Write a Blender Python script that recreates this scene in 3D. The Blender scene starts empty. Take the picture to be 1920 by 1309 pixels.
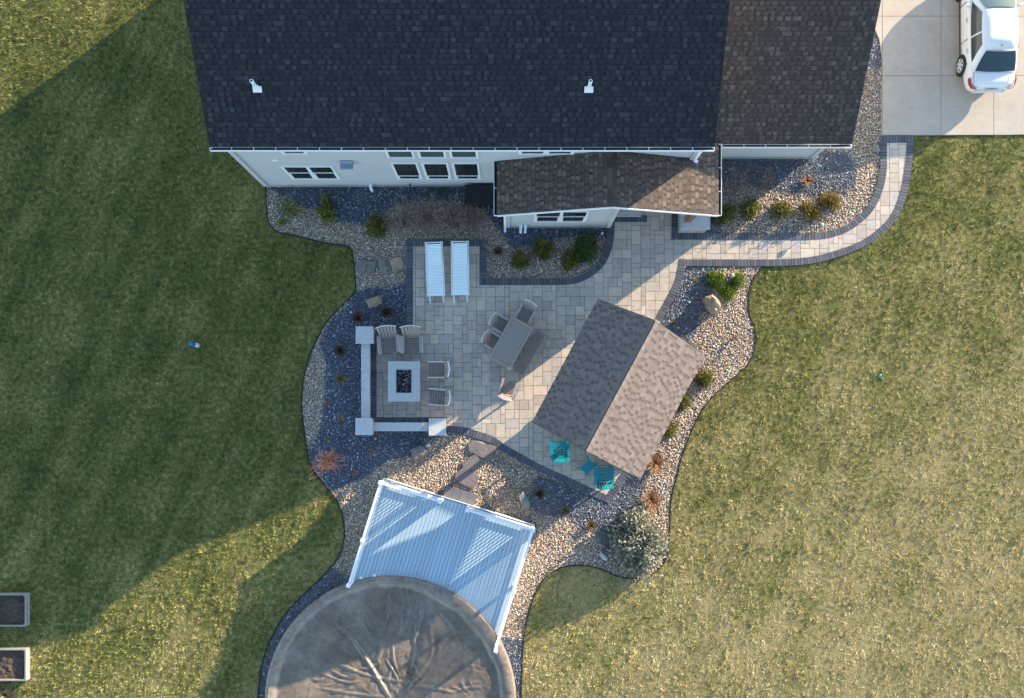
import bpy, bmesh, math, random
import numpy as np
from mathutils import Vector, Matrix, noise as mnoise

random.seed(7)
rng = np.random.default_rng(11)
PI = math.pi
R = math.radians
scn = bpy.context.scene
COL = scn.collection

# ------------------------------------------------------------------ camera, sky, sun, exposure
NX, NY, SC, HC = 952.0, 790.0, 53.0, 33.0      # point straight below the camera, pixels per metre on the ground, flying height
cam = bpy.data.cameras.new('camera')
cam.sensor_width = 36.0
cam.lens = 36.0 * SC * HC / 1920.0
cam.shift_x = (960.0 - NX) / 1920.0
cam.shift_y = (NY - 654.5) / 1920.0
cam.clip_start = 0.5
cam.clip_end = 3000.0
camo = bpy.data.objects.new('camera', cam)
camo.location = (0, 0, HC)
COL.objects.link(camo)
scn.camera = camo

SUN_EL = math.atan(1 / 4.4)
SUN_H = (0.806, 0.592)
world = bpy.data.worlds.new("World")
scn.world = world
world.use_nodes = True
wn = world.node_tree.nodes
wl = world.node_tree.links
for n in list(wn): wn.remove(n)
sky = wn.new('ShaderNodeTexSky')
sky.sky_type = 'NISHITA'
sky.sun_disc = False
sky.sun_elevation = SUN_EL
sky.sun_rotation = math.atan2(SUN_H[0], SUN_H[1])
sky.air_density = 1.0
sky.dust_density = 0.2
sky.ozone_density = 1.8
bg = wn.new('ShaderNodeBackground')
bg.inputs['Strength'].default_value = 0.15
wo = wn.new('ShaderNodeOutputWorld')
wl.new(sky.outputs[0], bg.inputs[0])
wl.new(bg.outputs[0], wo.inputs[0])

sl = bpy.data.lights.new('sun', 'SUN')
sl.energy = 4.1
sl.angle = R(0.5)
sl.color = (1.0, 0.84, 0.64)
so = bpy.data.objects.new('sun', sl)
sd = Vector((SUN_H[0] * math.cos(SUN_EL), SUN_H[1] * math.cos(SUN_EL), math.sin(SUN_EL)))
so.rotation_euler = sd.to_track_quat('Z', 'Y').to_euler()
so.location = (40, 30, 30)
COL.objects.link(so)

scn.view_settings.view_transform = 'Standard'
scn.view_settings.look = 'None'
scn.view_settings.exposure = 1.93
scn.view_settings.gamma = 1.0
scn.view_settings.use_curve_mapping = False

# ------------------------------------------------------------------ helpers
def P(px, py, z=0.0):
    """photo pixel at height z -> world point"""
    k = HC / (HC - z) * SC
    return Vector(((px - NX) / k, (NY - py) / k, z))

def G(pts, z=0.0):
    return [(P(a, b, z).x, P(a, b, z).y) for a, b in pts]

class MB:
    def __init__(s): s.v = []; s.f = []; s.m = []
    def add(s, vs, fs, m=0):
        o = len(s.v)
        s.v += [tuple(v) for v in vs]
        s.f += [tuple(i + o for i in f) for f in fs]
        s.m += [m] * len(fs)
        return s
    def box(s, c, d, rz=0.0, m=0, M=None):
        x, y, z = (a / 2 for a in d)
        pts = [Vector(p) for p in ((-x,-y,-z),(x,-y,-z),(x,y,-z),(-x,y,-z),(-x,-y,z),(x,-y,z),(x,y,z),(-x,y,z))]
        T = Matrix.Translation(c) @ (M if M is not None else Matrix.Rotation(rz, 4, 'Z'))
        return s.add([T @ p for p in pts], [(3,2,1,0),(4,5,6,7),(0,1,5,4),(1,2,6,5),(2,3,7,6),(3,0,4,7)], m)
    def bar(s, a, b, w, h, m=0, up=(0,0,1)):
        a = Vector(a); b = Vector(b); d = (b - a); L = d.length; d.normalize()
        u = Vector(up)
        if abs(d.dot(u)) > .98: u = Vector((0,1,0))
        x = d.cross(u).normalized(); zz = x.cross(d).normalized()
        M = Matrix((x, d, zz)).transposed().to_4x4()
        return s.box((a + b) / 2, (w, L, h), M=M, m=m)
    def prism(s, poly, z0, z1, m=0):
        n = len(poly)
        ar = sum(poly[i][0]*poly[(i+1)%n][1]-poly[(i+1)%n][0]*poly[i][1] for i in range(n))
        if ar < 0: poly = poly[::-1]
        vs = [(x, y, z0) for x, y in poly] + [(x, y, z1) for x, y in poly]
        fs = [tuple(range(n, 2*n)), tuple(range(n-1, -1, -1))] + [(i, (i+1)%n, (i+1)%n+n, i+n) for i in range(n)]
        return s.add(vs, fs, m)
    def tube(s, path, r, n=6, m=0, r1=None, cap=True):
        path = [Vector(p) for p in path]; k = len(path)
        vs = []
        for i, p in enumerate(path):
            d = (path[min(i+1,k-1)] - path[max(i-1,0)]).normalized()
            u = Vector((0,0,1)) if abs(d.z) < .9 else Vector((1,0,0))
            x = d.cross(u).normalized(); y = d.cross(x).normalized()
            rr = r if r1 is None else r + (r1 - r) * i / (k - 1)
            for j in range(n):
                a = 2*PI*j/n
                vs.append(p + x*(rr*math.cos(a)) + y*(rr*math.sin(a)))
        fs = [(i*n+j, i*n+(j+1)%n, (i+1)*n+(j+1)%n, (i+1)*n+j) for i in range(k-1) for j in range(n)]
        if cap: fs += [tuple(range(n-1,-1,-1)), tuple(range((k-1)*n, k*n))]
        return s.add(vs, fs, m)
    def lathe(s, prof, c=(0,0,0), n=16, m=0, M=None):
        T = Matrix.Translation(c) @ (M if M is not None else Matrix.Identity(4))
        k = len(prof)
        vs = [T @ Vector((r*math.cos(2*PI*j/n), r*math.sin(2*PI*j/n), z)) for r, z in prof for j in range(n)]
        fs = [(i*n+j, i*n+(j+1)%n, (i+1)*n+(j+1)%n, (i+1)*n+j) for i in range(k-1) for j in range(n)]
        fs += [tuple(range(n-1,-1,-1)), tuple(range((k-1)*n, k*n))]
        return s.add(vs, fs, m)
    def build(s, name, mats, parent=None, smooth=False):
        me = bpy.data.meshes.new(name)
        me.from_pydata(s.v, [], s.f)
        if not isinstance(mats, (list, tuple)): mats = [mats]
        for a in mats: me.materials.append(a)
        if len(mats) > 1: me.polygons.foreach_set('material_index', s.m)
        if smooth: me.polygons.foreach_set('use_smooth', [True]*len(me.polygons))
        me.update()
        o = bpy.data.objects.new(name, me)
        COL.objects.link(o)
        if parent: o.parent = parent
        return o

def bigmesh(name, V, F, mats, mi=None, smooth=False):
    """numpy triangles -> one mesh object"""
    me = bpy.data.meshes.new(name)
    nv, nf, k = len(V), len(F), F.shape[1]
    me.vertices.add(nv); me.vertices.foreach_set('co', V.astype(np.float32).ravel())
    me.loops.add(nf*k); me.loops.foreach_set('vertex_index', F.astype(np.int32).ravel())
    me.polygons.add(nf); me.polygons.foreach_set('loop_start', np.arange(0, nf*k, k, dtype=np.int32))
    for a in mats: me.materials.append(a)
    if mi is not None: me.polygons.foreach_set('material_index', mi.astype(np.int32))
    if smooth: me.polygons.foreach_set('use_smooth', np.ones(nf, bool))
    me.update(calc_edges=True)
    o = bpy.data.objects.new(name, me)
    COL.objects.link(o)
    return o

def tag(o, label=None, cat=None, group=None, kind=None):
    if label: o['label'] = label
    if cat: o['category'] = cat
    if group: o['group'] = group
    if kind: o['kind'] = kind
    return o

def thing(name, label, cat, loc=(0,0,0), rz=0.0, group=None):
    o = bpy.data.objects.new(name, None)
    o.empty_display_size = .2
    o.location = loc; o.rotation_euler = (0, 0, rz)
    COL.objects.link(o)
    return tag(o, label, cat, group)

def kids(o): return [c for c in bpy.data.objects if c.parent == o]
def dup(o, loc, rz, label, parent=None):
    c = o.copy(); COL.objects.link(c)
    if parent is None:
        c.location = loc; c.rotation_euler = (0, 0, rz); c['label'] = label
    else: c.parent = parent
    for ch in kids(o): dup(ch, None, 0, None, c)
    return c

def inpoly(X, Y, poly):
    r = np.zeros(X.shape, bool)
    n = len(poly); j = n - 1
    for i in range(n):
        xi, yi = poly[i]; xj, yj = poly[j]
        if yi != yj:
            r ^= ((yi > Y) != (yj > Y)) & (X < (xj - xi) * (Y - yi) / (yj - yi) + xi)
        j = i
    return r

def smooth_line(pts, n=4, closed=False):
    """Catmull-Rom through pts"""
    out = []; k = len(pts)
    for i in range(k if closed else k-1):
        g = (lambda q: pts[q % k]) if closed else (lambda q: pts[min(max(q,0),k-1)])
        p0, p1, p2, p3 = g(i-1), g(i), g(i+1), g(i+2)
        for t in range(n):
            t /= n
            out.append(tuple(.5*((2*b)+(c-a)*t+(2*a-5*b+4*c-d)*t*t+(-a+3*b-3*c+d)*t**3) for a,b,c,d in zip(p0,p1,p2,p3)))
    if not closed: out.append(tuple(pts[-1]))
    return out

# ------------------------------------------------------------------ materials
def newmat(name):
    m = bpy.data.materials.new(name); m.use_nodes = True
    nt = m.node_tree
    b = nt.nodes['Principled BSDF']
    return m, nt, b

def N(nt, t, **kw):
    n = nt.nodes.new(t)
    for k, v in kw.items(): setattr(n, k, v)
    return n

def ramp(nt, fac, stops, interp='LINEAR'):
    r = N(nt, 'ShaderNodeValToRGB'); r.color_ramp.interpolation = interp
    e = r.color_ramp.elements
    while len(e) < len(stops): e.new(.5)
    for el, (p, c) in zip(e, stops):
        el.position = p; el.color = (*c, 1)
    nt.links.new(fac, r.inputs[0])
    return r.outputs[0]

def noise(nt, scale, detail=4, rough=.55, vec=None, world=True):
    n = N(nt, 'ShaderNodeTexNoise')
    n.inputs['Scale'].default_value = scale
    n.inputs['Detail'].default_value = detail
    n.inputs['Roughness'].default_value = rough
    if vec is None:
        g = N(nt, 'ShaderNodeNewGeometry').outputs['Position'] if world else N(nt, 'ShaderNodeTexCoord').outputs['Object']
        vec = g
    nt.links.new(vec, n.inputs['Vector'])
    return n.outputs['Fac']

def mix(nt, a, b, fac, mode='MIX'):
    n = N(nt, 'ShaderNodeMix', data_type='RGBA', blend_type=mode)
    for sock, v in ((n.inputs[0], fac), (n.inputs[6], a), (n.inputs[7], b)):
        if hasattr(v, 'is_linked'): nt.links.new(v, sock)
        elif isinstance(v, (int, float)): sock.default_value = v
        else: sock.default_value = (*v, 1)
    return n.outputs[2]

def addbump(nt, b, h, strength, dist=.01):
    n = N(nt, 'ShaderNodeBump')
    n.inputs['Strength'].default_value = strength; n.inputs['Distance'].default_value = dist
    nt.links.new(h, n.inputs['Height']); nt.links.new(n.outputs[0], b.inputs['Normal'])

def mat(name, c1, c2=None, scale=3.0, rough=.8, bump=0.0, bscale=40.0, bdist=.01, spec=.3, metal=0.0,
        island=None, interp='LINEAR', vary=.0, world=True, fine=0.0, blotch=0.0):
    m, nt, b = newmat(name)
    b.inputs['Roughness'].default_value = rough
    b.inputs['Specular IOR Level'].default_value = spec
    b.inputs['Metallic'].default_value = metal
    if island:
        g = N(nt, 'ShaderNodeNewGeometry')
        c = ramp(nt, g.outputs['Random Per Island'], island, interp)
    else:
        c = None
    if c2 is not None or c is None:
        d = ramp(nt, noise(nt, scale, 5, .6, world=world), [(.3, c1), (.7, c2 or c1)])
        c = d if c is None else mix(nt, c, d, vary)
    if fine:
        f = ramp(nt, noise(nt, 60, 3, .7, world=world), [(.25, (1-fine,)*3), (.75, (1+fine,)*3)])
        c = mix(nt, c, f, 1.0, 'MULTIPLY')
    nt.links.new(c, b.inputs['Base Color'])
    if blotch:
        f = ramp(nt, noise(nt, 7, 5, .7, world=world), [(.3, (1-blotch, 1-blotch*.85, 1-blotch*.7)), (.5, (1,1,1)), (.72, (1+blotch*.5, 1+blotch*.5, 1+blotch*.5))])
        c = mix(nt, c, f, 1.0, 'MULTIPLY')
    nt.links.new(c, b.inputs['Base Color'])
    if bump: addbump(nt, b, noise(nt, bscale, 4, .6, world=world), bump, bdist)
    return m

def lawn_mat(name, blade):
    m, nt, b = newmat(name)
    b.inputs['Roughness'].default_value = .75
    b.inputs['Specular IOR Level'].default_value = .15
    g = N(nt, 'ShaderNodeNewGeometry')
    pos = g.outputs['Position']
    xyz = N(nt, 'ShaderNodeSeparateXYZ'); nt.links.new(pos, xyz.inputs[0])
    def m_(op, a, c):
        n = N(nt, 'ShaderNodeMath', operation=op)
        for i, v in enumerate((a, c)):
            if hasattr(v, 'is_linked'): nt.links.new(v, n.inputs[i])
            else: n.inputs[i].default_value = v
        return n.outputs[0]
    # dryness: the turf gets strawy towards the far corner of the garden
    gx = m_('MULTIPLY', xyz.outputs[0], .016); gy = m_('MULTIPLY', xyz.outputs[1], -.030)
    dry = m_('ADD', gx, gy)
    cl = N(nt, 'ShaderNodeClamp'); nt.links.new(dry, cl.inputs[0]); cl.inputs[1].default_value = -.10; cl.inputs[2].default_value = .40
    n1 = noise(nt, .45, 5, .62, pos); n2 = noise(nt, 6.5, 5, .75, pos)
    w = m_('ADD', m_('MULTIPLY', m_('SUBTRACT', n1, .5), 1.0), m_('MULTIPLY', m_('SUBTRACT', n2, .5), 2.2))
    mp = N(nt, 'ShaderNodeMapping'); nt.links.new(pos, mp.inputs[0]); mp.vector_type = 'TEXTURE'; mp.inputs['Rotation'].default_value = (0, 0, R(66)); mp.inputs['Scale'].default_value = (9, .75, 1)
    n3 = noise(nt, 1.0, 3, .6, mp.outputs[0])
    w = m_('ADD', w, m_('MULTIPLY', m_('SUBTRACT', n3, .5), .75))
    dry = m_('ADD', m_('ADD', cl.outputs[0], w), .41)
    if blade:
        rnd = m_('MULTIPLY', m_('SUBTRACT', g.outputs['Random Per Island'], .5), .42)
        dry = m_('ADD', dry, rnd)
        c = ramp(nt, dry, [(.0, (.078, .094, .030)), (.25, (.160, .180, .048)), (.50, (.295, .285, .082)), (.72, (.48, .405, .16)), (1.0, (.64, .515, .28))])
    else:
        c = ramp(nt, dry, [(.0, (.048, .058, .014)), (.4, (.13, .12, .028)), (.9, (.30, .23, .10))])
    nt.links.new(c, b.inputs['Base Color'])
    if blade:
        tr = N(nt, 'ShaderNodeBsdfTranslucent'); nt.links.new(c, tr.inputs[0])
        ms = N(nt, 'ShaderNodeMixShader'); ms.inputs[0].default_value = .25
        out = nt.nodes['Material Output']
        nt.links.new(b.outputs[0], ms.inputs[1]); nt.links.new(tr.outputs[0], ms.inputs[2]); nt.links.new(ms.outputs[0], out.inputs[0])
    return m

M = {}
M['lawn'] = lawn_mat('lawn_soil', False)
M['grass'] = lawn_mat('lawn_blades', True)
M['bedsoil'] = mat('bed_soil', (.13,.11,.09), (.20,.17,.14), 8, .95)
M['slatesoil'] = mat('slate_soil', (.05,.058,.075), (.08,.09,.11), 8, .95)
M['river'] = mat('river_pebbles', None, rough=.7, spec=.25, interp='CONSTANT', island=[
    (0,(0.418,0.297,0.192)),(.12,(0.580,0.435,0.298)),(.25,(0.290,0.223,0.163)),(.34,(0.673,0.519,0.374)),(.48,(0.418,0.360,0.307)),(.60,(0.510,0.339,0.211)),
    (.70,(0.220,0.170,0.134)),(.76,(0.766,0.636,0.499)),(.86,(0.464,0.276,0.163)),(.91,(0.580,0.519,0.451)),(.96,(0.860,0.800,0.691))])
M['slate'] = mat('slate_chips', None, rough=.6, spec=.35, interp='CONSTANT', island=[
    (0,(.085,.10,.14)),(.2,(.12,.14,.185)),(.4,(.062,.075,.11)),(.55,(.16,.18,.22)),(.7,(.105,.118,.145)),(.76,(.21,.23,.265)),
    (.88,(.36,.38,.40)),(.945,(.12,.10,.08)),(.965,(.66,.66,.65))])
M['paver'] = mat('paving_stone', (.9,.9,.9), (1.08,1.06,1.03), 9, .75, .25, 60, .004, fine=.06,
    island=[(0,(.51,.41,.305)),(.25,(.395,.33,.27)),(.45,(.54,.43,.325)),(.65,(.43,.37,.31)),(.85,(.52,.425,.325)),(1,(.58,.465,.35))], vary=0, blotch=.22)
M['joint'] = mat('joint_sand', (.07,.052,.04), (.11,.08,.058), 20, .95)
M['brick'] = mat('charcoal_brick', None, rough=.75, fine=.12, bump=.2, bscale=80, bdist=.003,
    island=[(0,(.070,.074,.088)),(.5,(.095,.098,.112)),(1,(.125,.125,.135))])
M['concrete'] = mat('drive_concrete', (.42,.352,.275), (.475,.405,.322), 1.2, .85, .15, 120, .002, fine=.04, blotch=.10)
M['gap'] = mat('joint_dark', (.16,.135,.11), (.20,.17,.14), 5, .95)
M['cap'] = mat('cast_capstone', (.40,.39,.37), (.50,.485,.46), 6, .7, .2, 50, .003, fine=.05)
M['block'] = mat('wall_block', (.28,.26,.24), (.40,.37,.34), 7, .9, .5, 25, .01)
M['siding'] = mat('vinyl_siding', (.445,.445,.445), (.475,.475,.475), 1.5, .6, spec=.3)
M['white'] = mat('white_trim', (.74,.75,.75), (.80,.80,.79), 2, .45, spec=.4)
M['vinyl'] = mat('white_vinyl', (.76,.77,.78), (.82,.82,.82), 2, .35, spec=.5)
M['glass'] = mat('window_glass', (.012,.016,.016), (.02,.026,.026), 1, .06, spec=.6)
M['paleglass'] = mat('pale_green_glass', (.055,.075,.070), (.075,.095,.09), 3, .12, spec=.6)  # lighter green-grey pane colour for the upper row of the trio
M['found'] = mat('foundation_stone', (.30,.25,.20), (.44,.38,.32), 6, .9, .5, 20, .01)
M['soffit'] = mat('soffit', (.6,.6,.58), None, 1, .6)
M['roof'] = mat('house_shingles', None, rough=.9, fine=.15, island=[(0,(.021,.021,.023)),(.5,(.028,.028,.030)),(.85,(.036,.035,.036)),(1,(.050,.048,.048))], spec=.2)
M['roofd'] = mat('house_shingle_slots_and_shade', None, rough=.9, spec=.15, island=[(0,(.015,.015,.017)),(1,(.021,.021,.023))])
M['roofb'] = mat('garage_shingles', None, rough=.9, fine=.15, spec=.2, island=[(0,(.050,.040,.035)),(.35,(.066,.052,.045)),(.7,(.076,.060,.051)),(.9,(.10,.078,.066)),(1,(.125,.098,.082))])
M['roofbd'] = mat('garage_shingle_slots_and_shade', None, rough=.9, spec=.15, island=[(0,(.040,.032,.028)),(1,(.056,.045,.038))])
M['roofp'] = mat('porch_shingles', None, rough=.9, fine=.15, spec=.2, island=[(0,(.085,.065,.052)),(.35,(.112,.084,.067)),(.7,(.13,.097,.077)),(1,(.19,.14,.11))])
M['roofpd'] = mat('porch_shingle_slots_and_shade', None, rough=.9, spec=.15, island=[(0,(.058,.045,.038)),(1,(.08,.062,.05))])
M['roofc'] = mat('pavilion_shingles', None, rough=.9, fine=.12, spec=.2, island=[(0,(.165,.130,.112)),(.5,(.185,.147,.127)),(1,(.21,.170,.148))])
M['roofcd'] = mat('pavilion_shingle_slots_and_shade', None, rough=.9, spec=.15, island=[(0,(.115,.092,.080)),(1,(.15,.12,.105))])
M['timber'] = mat('brown_timber', (.16,.09,.05), (.24,.14,.08), 9, .7, .3, 30)
M['cedar'] = mat('stained_timber', (.12,.075,.05), (.19,.12,.08), 9, .75, .3, 30)
M['deckb'] = mat('deck_boards', None, rough=.55, fine=.05, spec=.35, island=[(0,(.31,.40,.45)),(.5,(.335,.43,.48)),(1,(.365,.455,.51))])
M['step'] = mat('step_boards', None, rough=.7, fine=.06, island=[(0,(.12,.115,.115)),(1,(.16,.152,.15))])
M['cover'] = None
M['poly'] = mat('driftwood_plastic', (.27,.215,.18), (.33,.265,.225), 14, .55, spec=.35, world=False)
M['polyd'] = mat('driftwood_plastic_dark', (.165,.13,.11), (.21,.168,.145), 14, .55, spec=.35, world=False)
M['polyl'] = mat('driftwood_plastic_highlight', (.55,.50,.46), (.62,.57,.53), 14, .45, spec=.4, world=False)  # pale tone that paints the highlights on chair edges
M['teal'] = mat('teal_plastic', (.001,.20,.235), (.002,.24,.275), 5, .38, spec=.5, world=False)
M['sling'] = mat('white_sling', (.84,.92,.88), (.87,.94,.90), 6, .6, world=False)
M['slingf'] = mat('white_frame', (.78,.79,.79), (.82,.82,.82), 6, .35, world=False)
M['firetop'] = mat('fire_table_top', (.37,.36,.34), (.45,.44,.415), 8, .65, .15, 60, .003)
M['lava'] = mat('lava_rock', None, rough=.9, island=[(0,(.007,.007,.008)),(.7,(.018,.018,.018)),(1,(.04,.04,.04))])
M['black'] = mat('black_plastic', (.012,.013,.016), (.02,.021,.025), 4, .55)
M['rubber'] = mat('rubber', (.02,.02,.02), (.03,.03,.03), 9, .8)
M['edging'] = mat('edging_plastic', (.012,.011,.010), (.02,.018,.016), 3, .8)
M['plank'] = mat('planter_boards', (.22,.205,.18), (.30,.28,.25), 9, .8, .3, 30)
M['soil'] = mat('planter_soil', (.05,.035,.025), (.115,.08,.055), 14, .95, .8, 30, .03)
M['rocktan'] = mat('tan_rock', (.24,.165,.095), (.40,.31,.21), 4, .85, .6, 14, .03)
M['rockgrey'] = mat('grey_rock', (.15,.145,.125), (.26,.25,.215), 4, .85, .6, 14, .03)
M['rockred'] = mat('reddish_flagstone', (.145,.118,.107), (.235,.192,.172), 3, .85, .5, 14, .02)
M['whitestone'] = mat('white_stone', (.6,.6,.58), (.75,.75,.73), 6, .8, .3, 20)

def leafmat(name, stops, rough=.6, trans=.2):
    m = mat(name, None, rough=rough, spec=.2, island=stops)
    nt = m.node_tree; b = nt.nodes['Principled BSDF']
    src = b.inputs['Base Color'].links[0].from_socket
    tr = N(nt, 'ShaderNodeBsdfTranslucent'); nt.links.new(src, tr.inputs[0])
    ms = N(nt, 'ShaderNodeMixShader'); ms.inputs[0].default_value = trans
    nt.links.new(b.outputs[0], ms.inputs[1]); nt.links.new(tr.outputs[0], ms.inputs[2])
    nt.links.new(ms.outputs[0], nt.nodes['Material Output'].inputs[0])
    return m
M['arbor'] = leafmat('olive_foliage', [(0,(.045,.060,.012)),(.4,(.10,.115,.022)),(.75,(.18,.17,.036)),(1,(.30,.23,.06))])
M['arborg'] = leafmat('bronzed_foliage', [(0,(.065,.065,.014)),(.35,(.15,.12,.028)),(.7,(.27,.18,.045)),(1,(.40,.25,.075))])
M['dkgreen'] = leafmat('dark_green_foliage', [(0,(.016,.040,.012)),(.5,(.035,.075,.020)),(1,(.07,.125,.035))])
M['lime'] = leafmat('lime_foliage', [(0,(.06,.10,.012)),(.5,(.13,.20,.022)),(1,(.24,.31,.045))])
M['gold'] = leafmat('yellow_green_foliage', [(0,(.08,.10,.015)),(.5,(.16,.18,.03)),(1,(.26,.26,.06))])
M['spruce'] = leafmat('silver_green_needles', [(0,(.15,.15,.105)),(.4,(.24,.235,.165)),(.75,(.32,.31,.225)),(1,(.42,.40,.30))])
M['stem'] = mat('shrub_stem', (.05,.035,.025), (.09,.065,.045), 10, .9)
M['twig'] = mat('bare_twigs', None, rough=.85, island=[(0,(.18,.125,.105)),(.6,(.29,.21,.17)),(1,(.40,.30,.25))])
M['redtwig'] = mat('red_twigs', None, rough=.6, island=[(0,(.42,.13,.07)),(.5,(.62,.24,.14)),(1,(.75,.40,.27))])
M['sapling'] = mat('sapling_bark', None, rough=.8, island=[(0,(.22,.12,.075)),(1,(.34,.21,.14))])
M['straw'] = leafmat('straw_blades', [(0,(.09,.06,.03)),(.4,(.20,.14,.075)),(1,(.40,.29,.16))])
M['rust'] = leafmat('rust_blades', [(0,(.16,.07,.03)),(.5,(.33,.17,.085)),(1,(.50,.32,.19))])
M['dried'] = leafmat('dried_brown_blades', [(0,(.045,.028,.016)),(.5,(.10,.065,.035)),(1,(.19,.135,.075))])
M['paint'] = mat('car_paint', (.70,.68,.64), (.72,.70,.66), 1, .22, spec=.6, world=False)
M['carglass'] = mat('car_glass', (.015,.03,.032), (.02,.04,.042), 2, .04, spec=.7, world=False)
M['redlamp'] = mat('red_lens', (.35,.01,.012), None, 2, .2, world=False)
M['rim'] = mat('alloy_rim', (.55,.55,.56), (.62,.62,.62), 4, .35, metal=.0, world=False)
M['blue'] = mat('blue_plastic', (.02,.10,.26), (.03,.14,.32), 5, .45)
M['turq'] = mat('turquoise_rubber', (.02,.45,.42), None, 5, .5)
M['hood'] = mat('bluegrey_metal', (.20,.26,.33), (.26,.32,.38), 4, .5)
M['lamp'] = mat('lamp_metal', (.22,.21,.20), (.28,.27,.26), 5, .5, metal=.2)

def cover_mat():
    m, nt, b = newmat('pool_cover_fabric')
    n1 = noise(nt, 1.3, 6, .65); n2 = noise(nt, 7, 5, .7); n3 = noise(nt, .7, 4, .6)
    c = ramp(nt, n1, [(.30, (.135,.102,.074)), (.5, (.215,.166,.125)), (.70, (.29,.23,.18))])
    c = mix(nt, c, ramp(nt, n2, [(.3, (.75,.75,.75)), (.7, (1.18,1.16,1.14))]), 1.0, 'MULTIPLY')
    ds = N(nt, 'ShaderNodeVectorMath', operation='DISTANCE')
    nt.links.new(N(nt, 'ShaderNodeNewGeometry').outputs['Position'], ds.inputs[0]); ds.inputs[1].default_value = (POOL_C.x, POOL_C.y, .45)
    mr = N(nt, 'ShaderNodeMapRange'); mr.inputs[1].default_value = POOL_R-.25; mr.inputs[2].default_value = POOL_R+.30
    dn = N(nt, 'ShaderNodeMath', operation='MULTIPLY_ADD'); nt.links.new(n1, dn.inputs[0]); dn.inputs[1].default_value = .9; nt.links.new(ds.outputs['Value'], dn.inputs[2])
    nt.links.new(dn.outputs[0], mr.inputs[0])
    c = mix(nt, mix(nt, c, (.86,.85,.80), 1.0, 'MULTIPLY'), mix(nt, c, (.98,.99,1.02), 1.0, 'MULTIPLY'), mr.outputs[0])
    nt.links.new(c, b.inputs['Base Color'])
    b.inputs['Roughness'].default_value = .30
    b.inputs['Specular IOR Level'].default_value = .45
    addbump(nt, b, n2, .35, .03)
    return m

# ------------------------------------------------------------------ outlines traced on the ground
WEST = [(499,350),(499,372),(501,402),(508,424),(522,435),(545,440),(582,449),(620,458),(648,461),(660,470),(663,490),(666,518),
 (667,540),(661,553),(648,567),(630,585),(612,605),(597,632),(583,662),(573,695),(567,730),(566,765),(570,800),(574,830),(579,860),
 (589,885),(606,906),(623,926),(636,947),(643,972),(646,1000),(642,1028),(631,1051),(614,1071),(590,1095),(564,1120),(540,1145),
 (520,1175),(505,1205),(493,1240),(487,1275),(484,1310),(486,1360)]
EAST = [(985,1400),(978,1330),(978,1280),(980,1225),(984,1180),(990,1150),(1000,1120),(1015,1092),(1035,1073),(1060,1062),(1085,1060),
 (1110,1062),(1135,1070),(1157,1080),(1180,1084),(1205,1083),(1225,1075),(1240,1062),(1250,1043),(1254,1018),(1256,990),(1256,960),
 (1260,928),(1268,895),(1277,860),(1288,830),(1300,800),(1316,770),(1336,744),(1360,722),(1385,700),(1400,686),(1411,667),(1416,646),
 (1415,622),(1410,604),(1404,586),(1403,562),(1406,540),(1414,521),(1424,508),(1433,499)]
WESTs = smooth_line(WEST, 3); EASTs = smooth_line(EAST, 3)
BED = G(WESTs + [(500,1500),(980,1500)] + EASTs + [(1280,499),(1180,345),(500,345)])
NEBED = G([(1265,296),(1517,296),(1517,56),(1640,56),(1648,75),(1653,110),(1652,256),(1649,256),(1649,316),(1645,343),(1636,370),(1622,393),
 (1601,412),(1578,426),(1551,434),(1525,437),(1489,438),(1265,438)])
PATIO_PX = [(762,450),(911.7,450),(911.7,522.7),(1051,522.7),(1078.6,519.6),(1106,506),(1124.5,487.5),(1133.7,466),(1138,448),(1139.8,426),
 (1139.8,350),(1271,350),(1271,437.5),(1489,438),(1525,437),(1551,434),(1578,426),(1601,412),(1622,393),(1636,370),(1645,343),
 (1649,316.6),(1649,256),(1712,256),(1710,295),(1706,330),(1700,362),(1690,392),(1675,418),(1655,438),(1630,457),(1600,472),(1565,484),
 (1530,493),(1490,498),(1440,499.5),(1286,499.5),(1283,506),(1278.7,526),(1269.5,548),(1256.7,571.7),(1240,603),(1306,654),
 (1178,890),(1142,944),(1002.5,880),(940,845),(921,831),(897,823),(875,815),(850,810),(838,810),(838,795),(694,795),(694,617),(762,617)]
PATIO = G(PATIO_PX)
DRIVE_PX = [(1517,56),(1640,56),(1648,75),(1653,110),(1652,256),(1712,256),(2300,247),(2300,-500),(1517,-500)]
DRIVE = G(DRIVE_PX)
SLATE = [G(q) for q in (
 [(504,354),(531,366),(558,383),(579,391),(600,396),(634,418),(690,420),(720,402),(738,386),(800,376),(880,378),(905,390),(925,420),(950,451),
  (962,466),(999,460),(1033,448),(1085,442),(1140,446),(1140,346),(504,346)],
 [(667,546),(692,540),(727,538),(764,530),(764,640),(840,812),(800,826),(785,850),(768,859),(730,862),(704,878),(698,888),(660,905),(629,922),
  (610,905),(584,868),(577,846),(589,831),(602,793),(610,725),(611,680),(607,661),(597,648),(617,606),(652,570)],
 [(620,1062),(655,1083),(650,1150),(550,1330),(470,1330),(480,1260),(520,1140)],
 [(1006,890),(992,932),(995,955),(1024,970),(1060,968),(1092,990),(1120,1005),(1135,1035),(1160,1030),(1175,990),(1200,950),(1206,905),(1235,862),(1170,880),(1140,930)],
 [(1265,296),(1590,285),(1604,313),(1604,334),(1598,357),(1580,366),(1520,368),(1470,362),(1420,352),(1385,335),(1350,345),(1350,440),(1265,440)],
 [(1600,50),(1660,50),(1660,125),(1620,130)],
 [(1280,495),(1346,495),(1340,530),(1334,560),(1312,590),(1306,625),(1290,640),(1225,600)],
 [(930,1192),(985,1199),(985,1340),(930,1340)])]
POOL_C = P(731, 1317, .6); POOL_R = 234/SC/(HC/(HC-.6))
M['cover'] = cover_mat()
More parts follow.
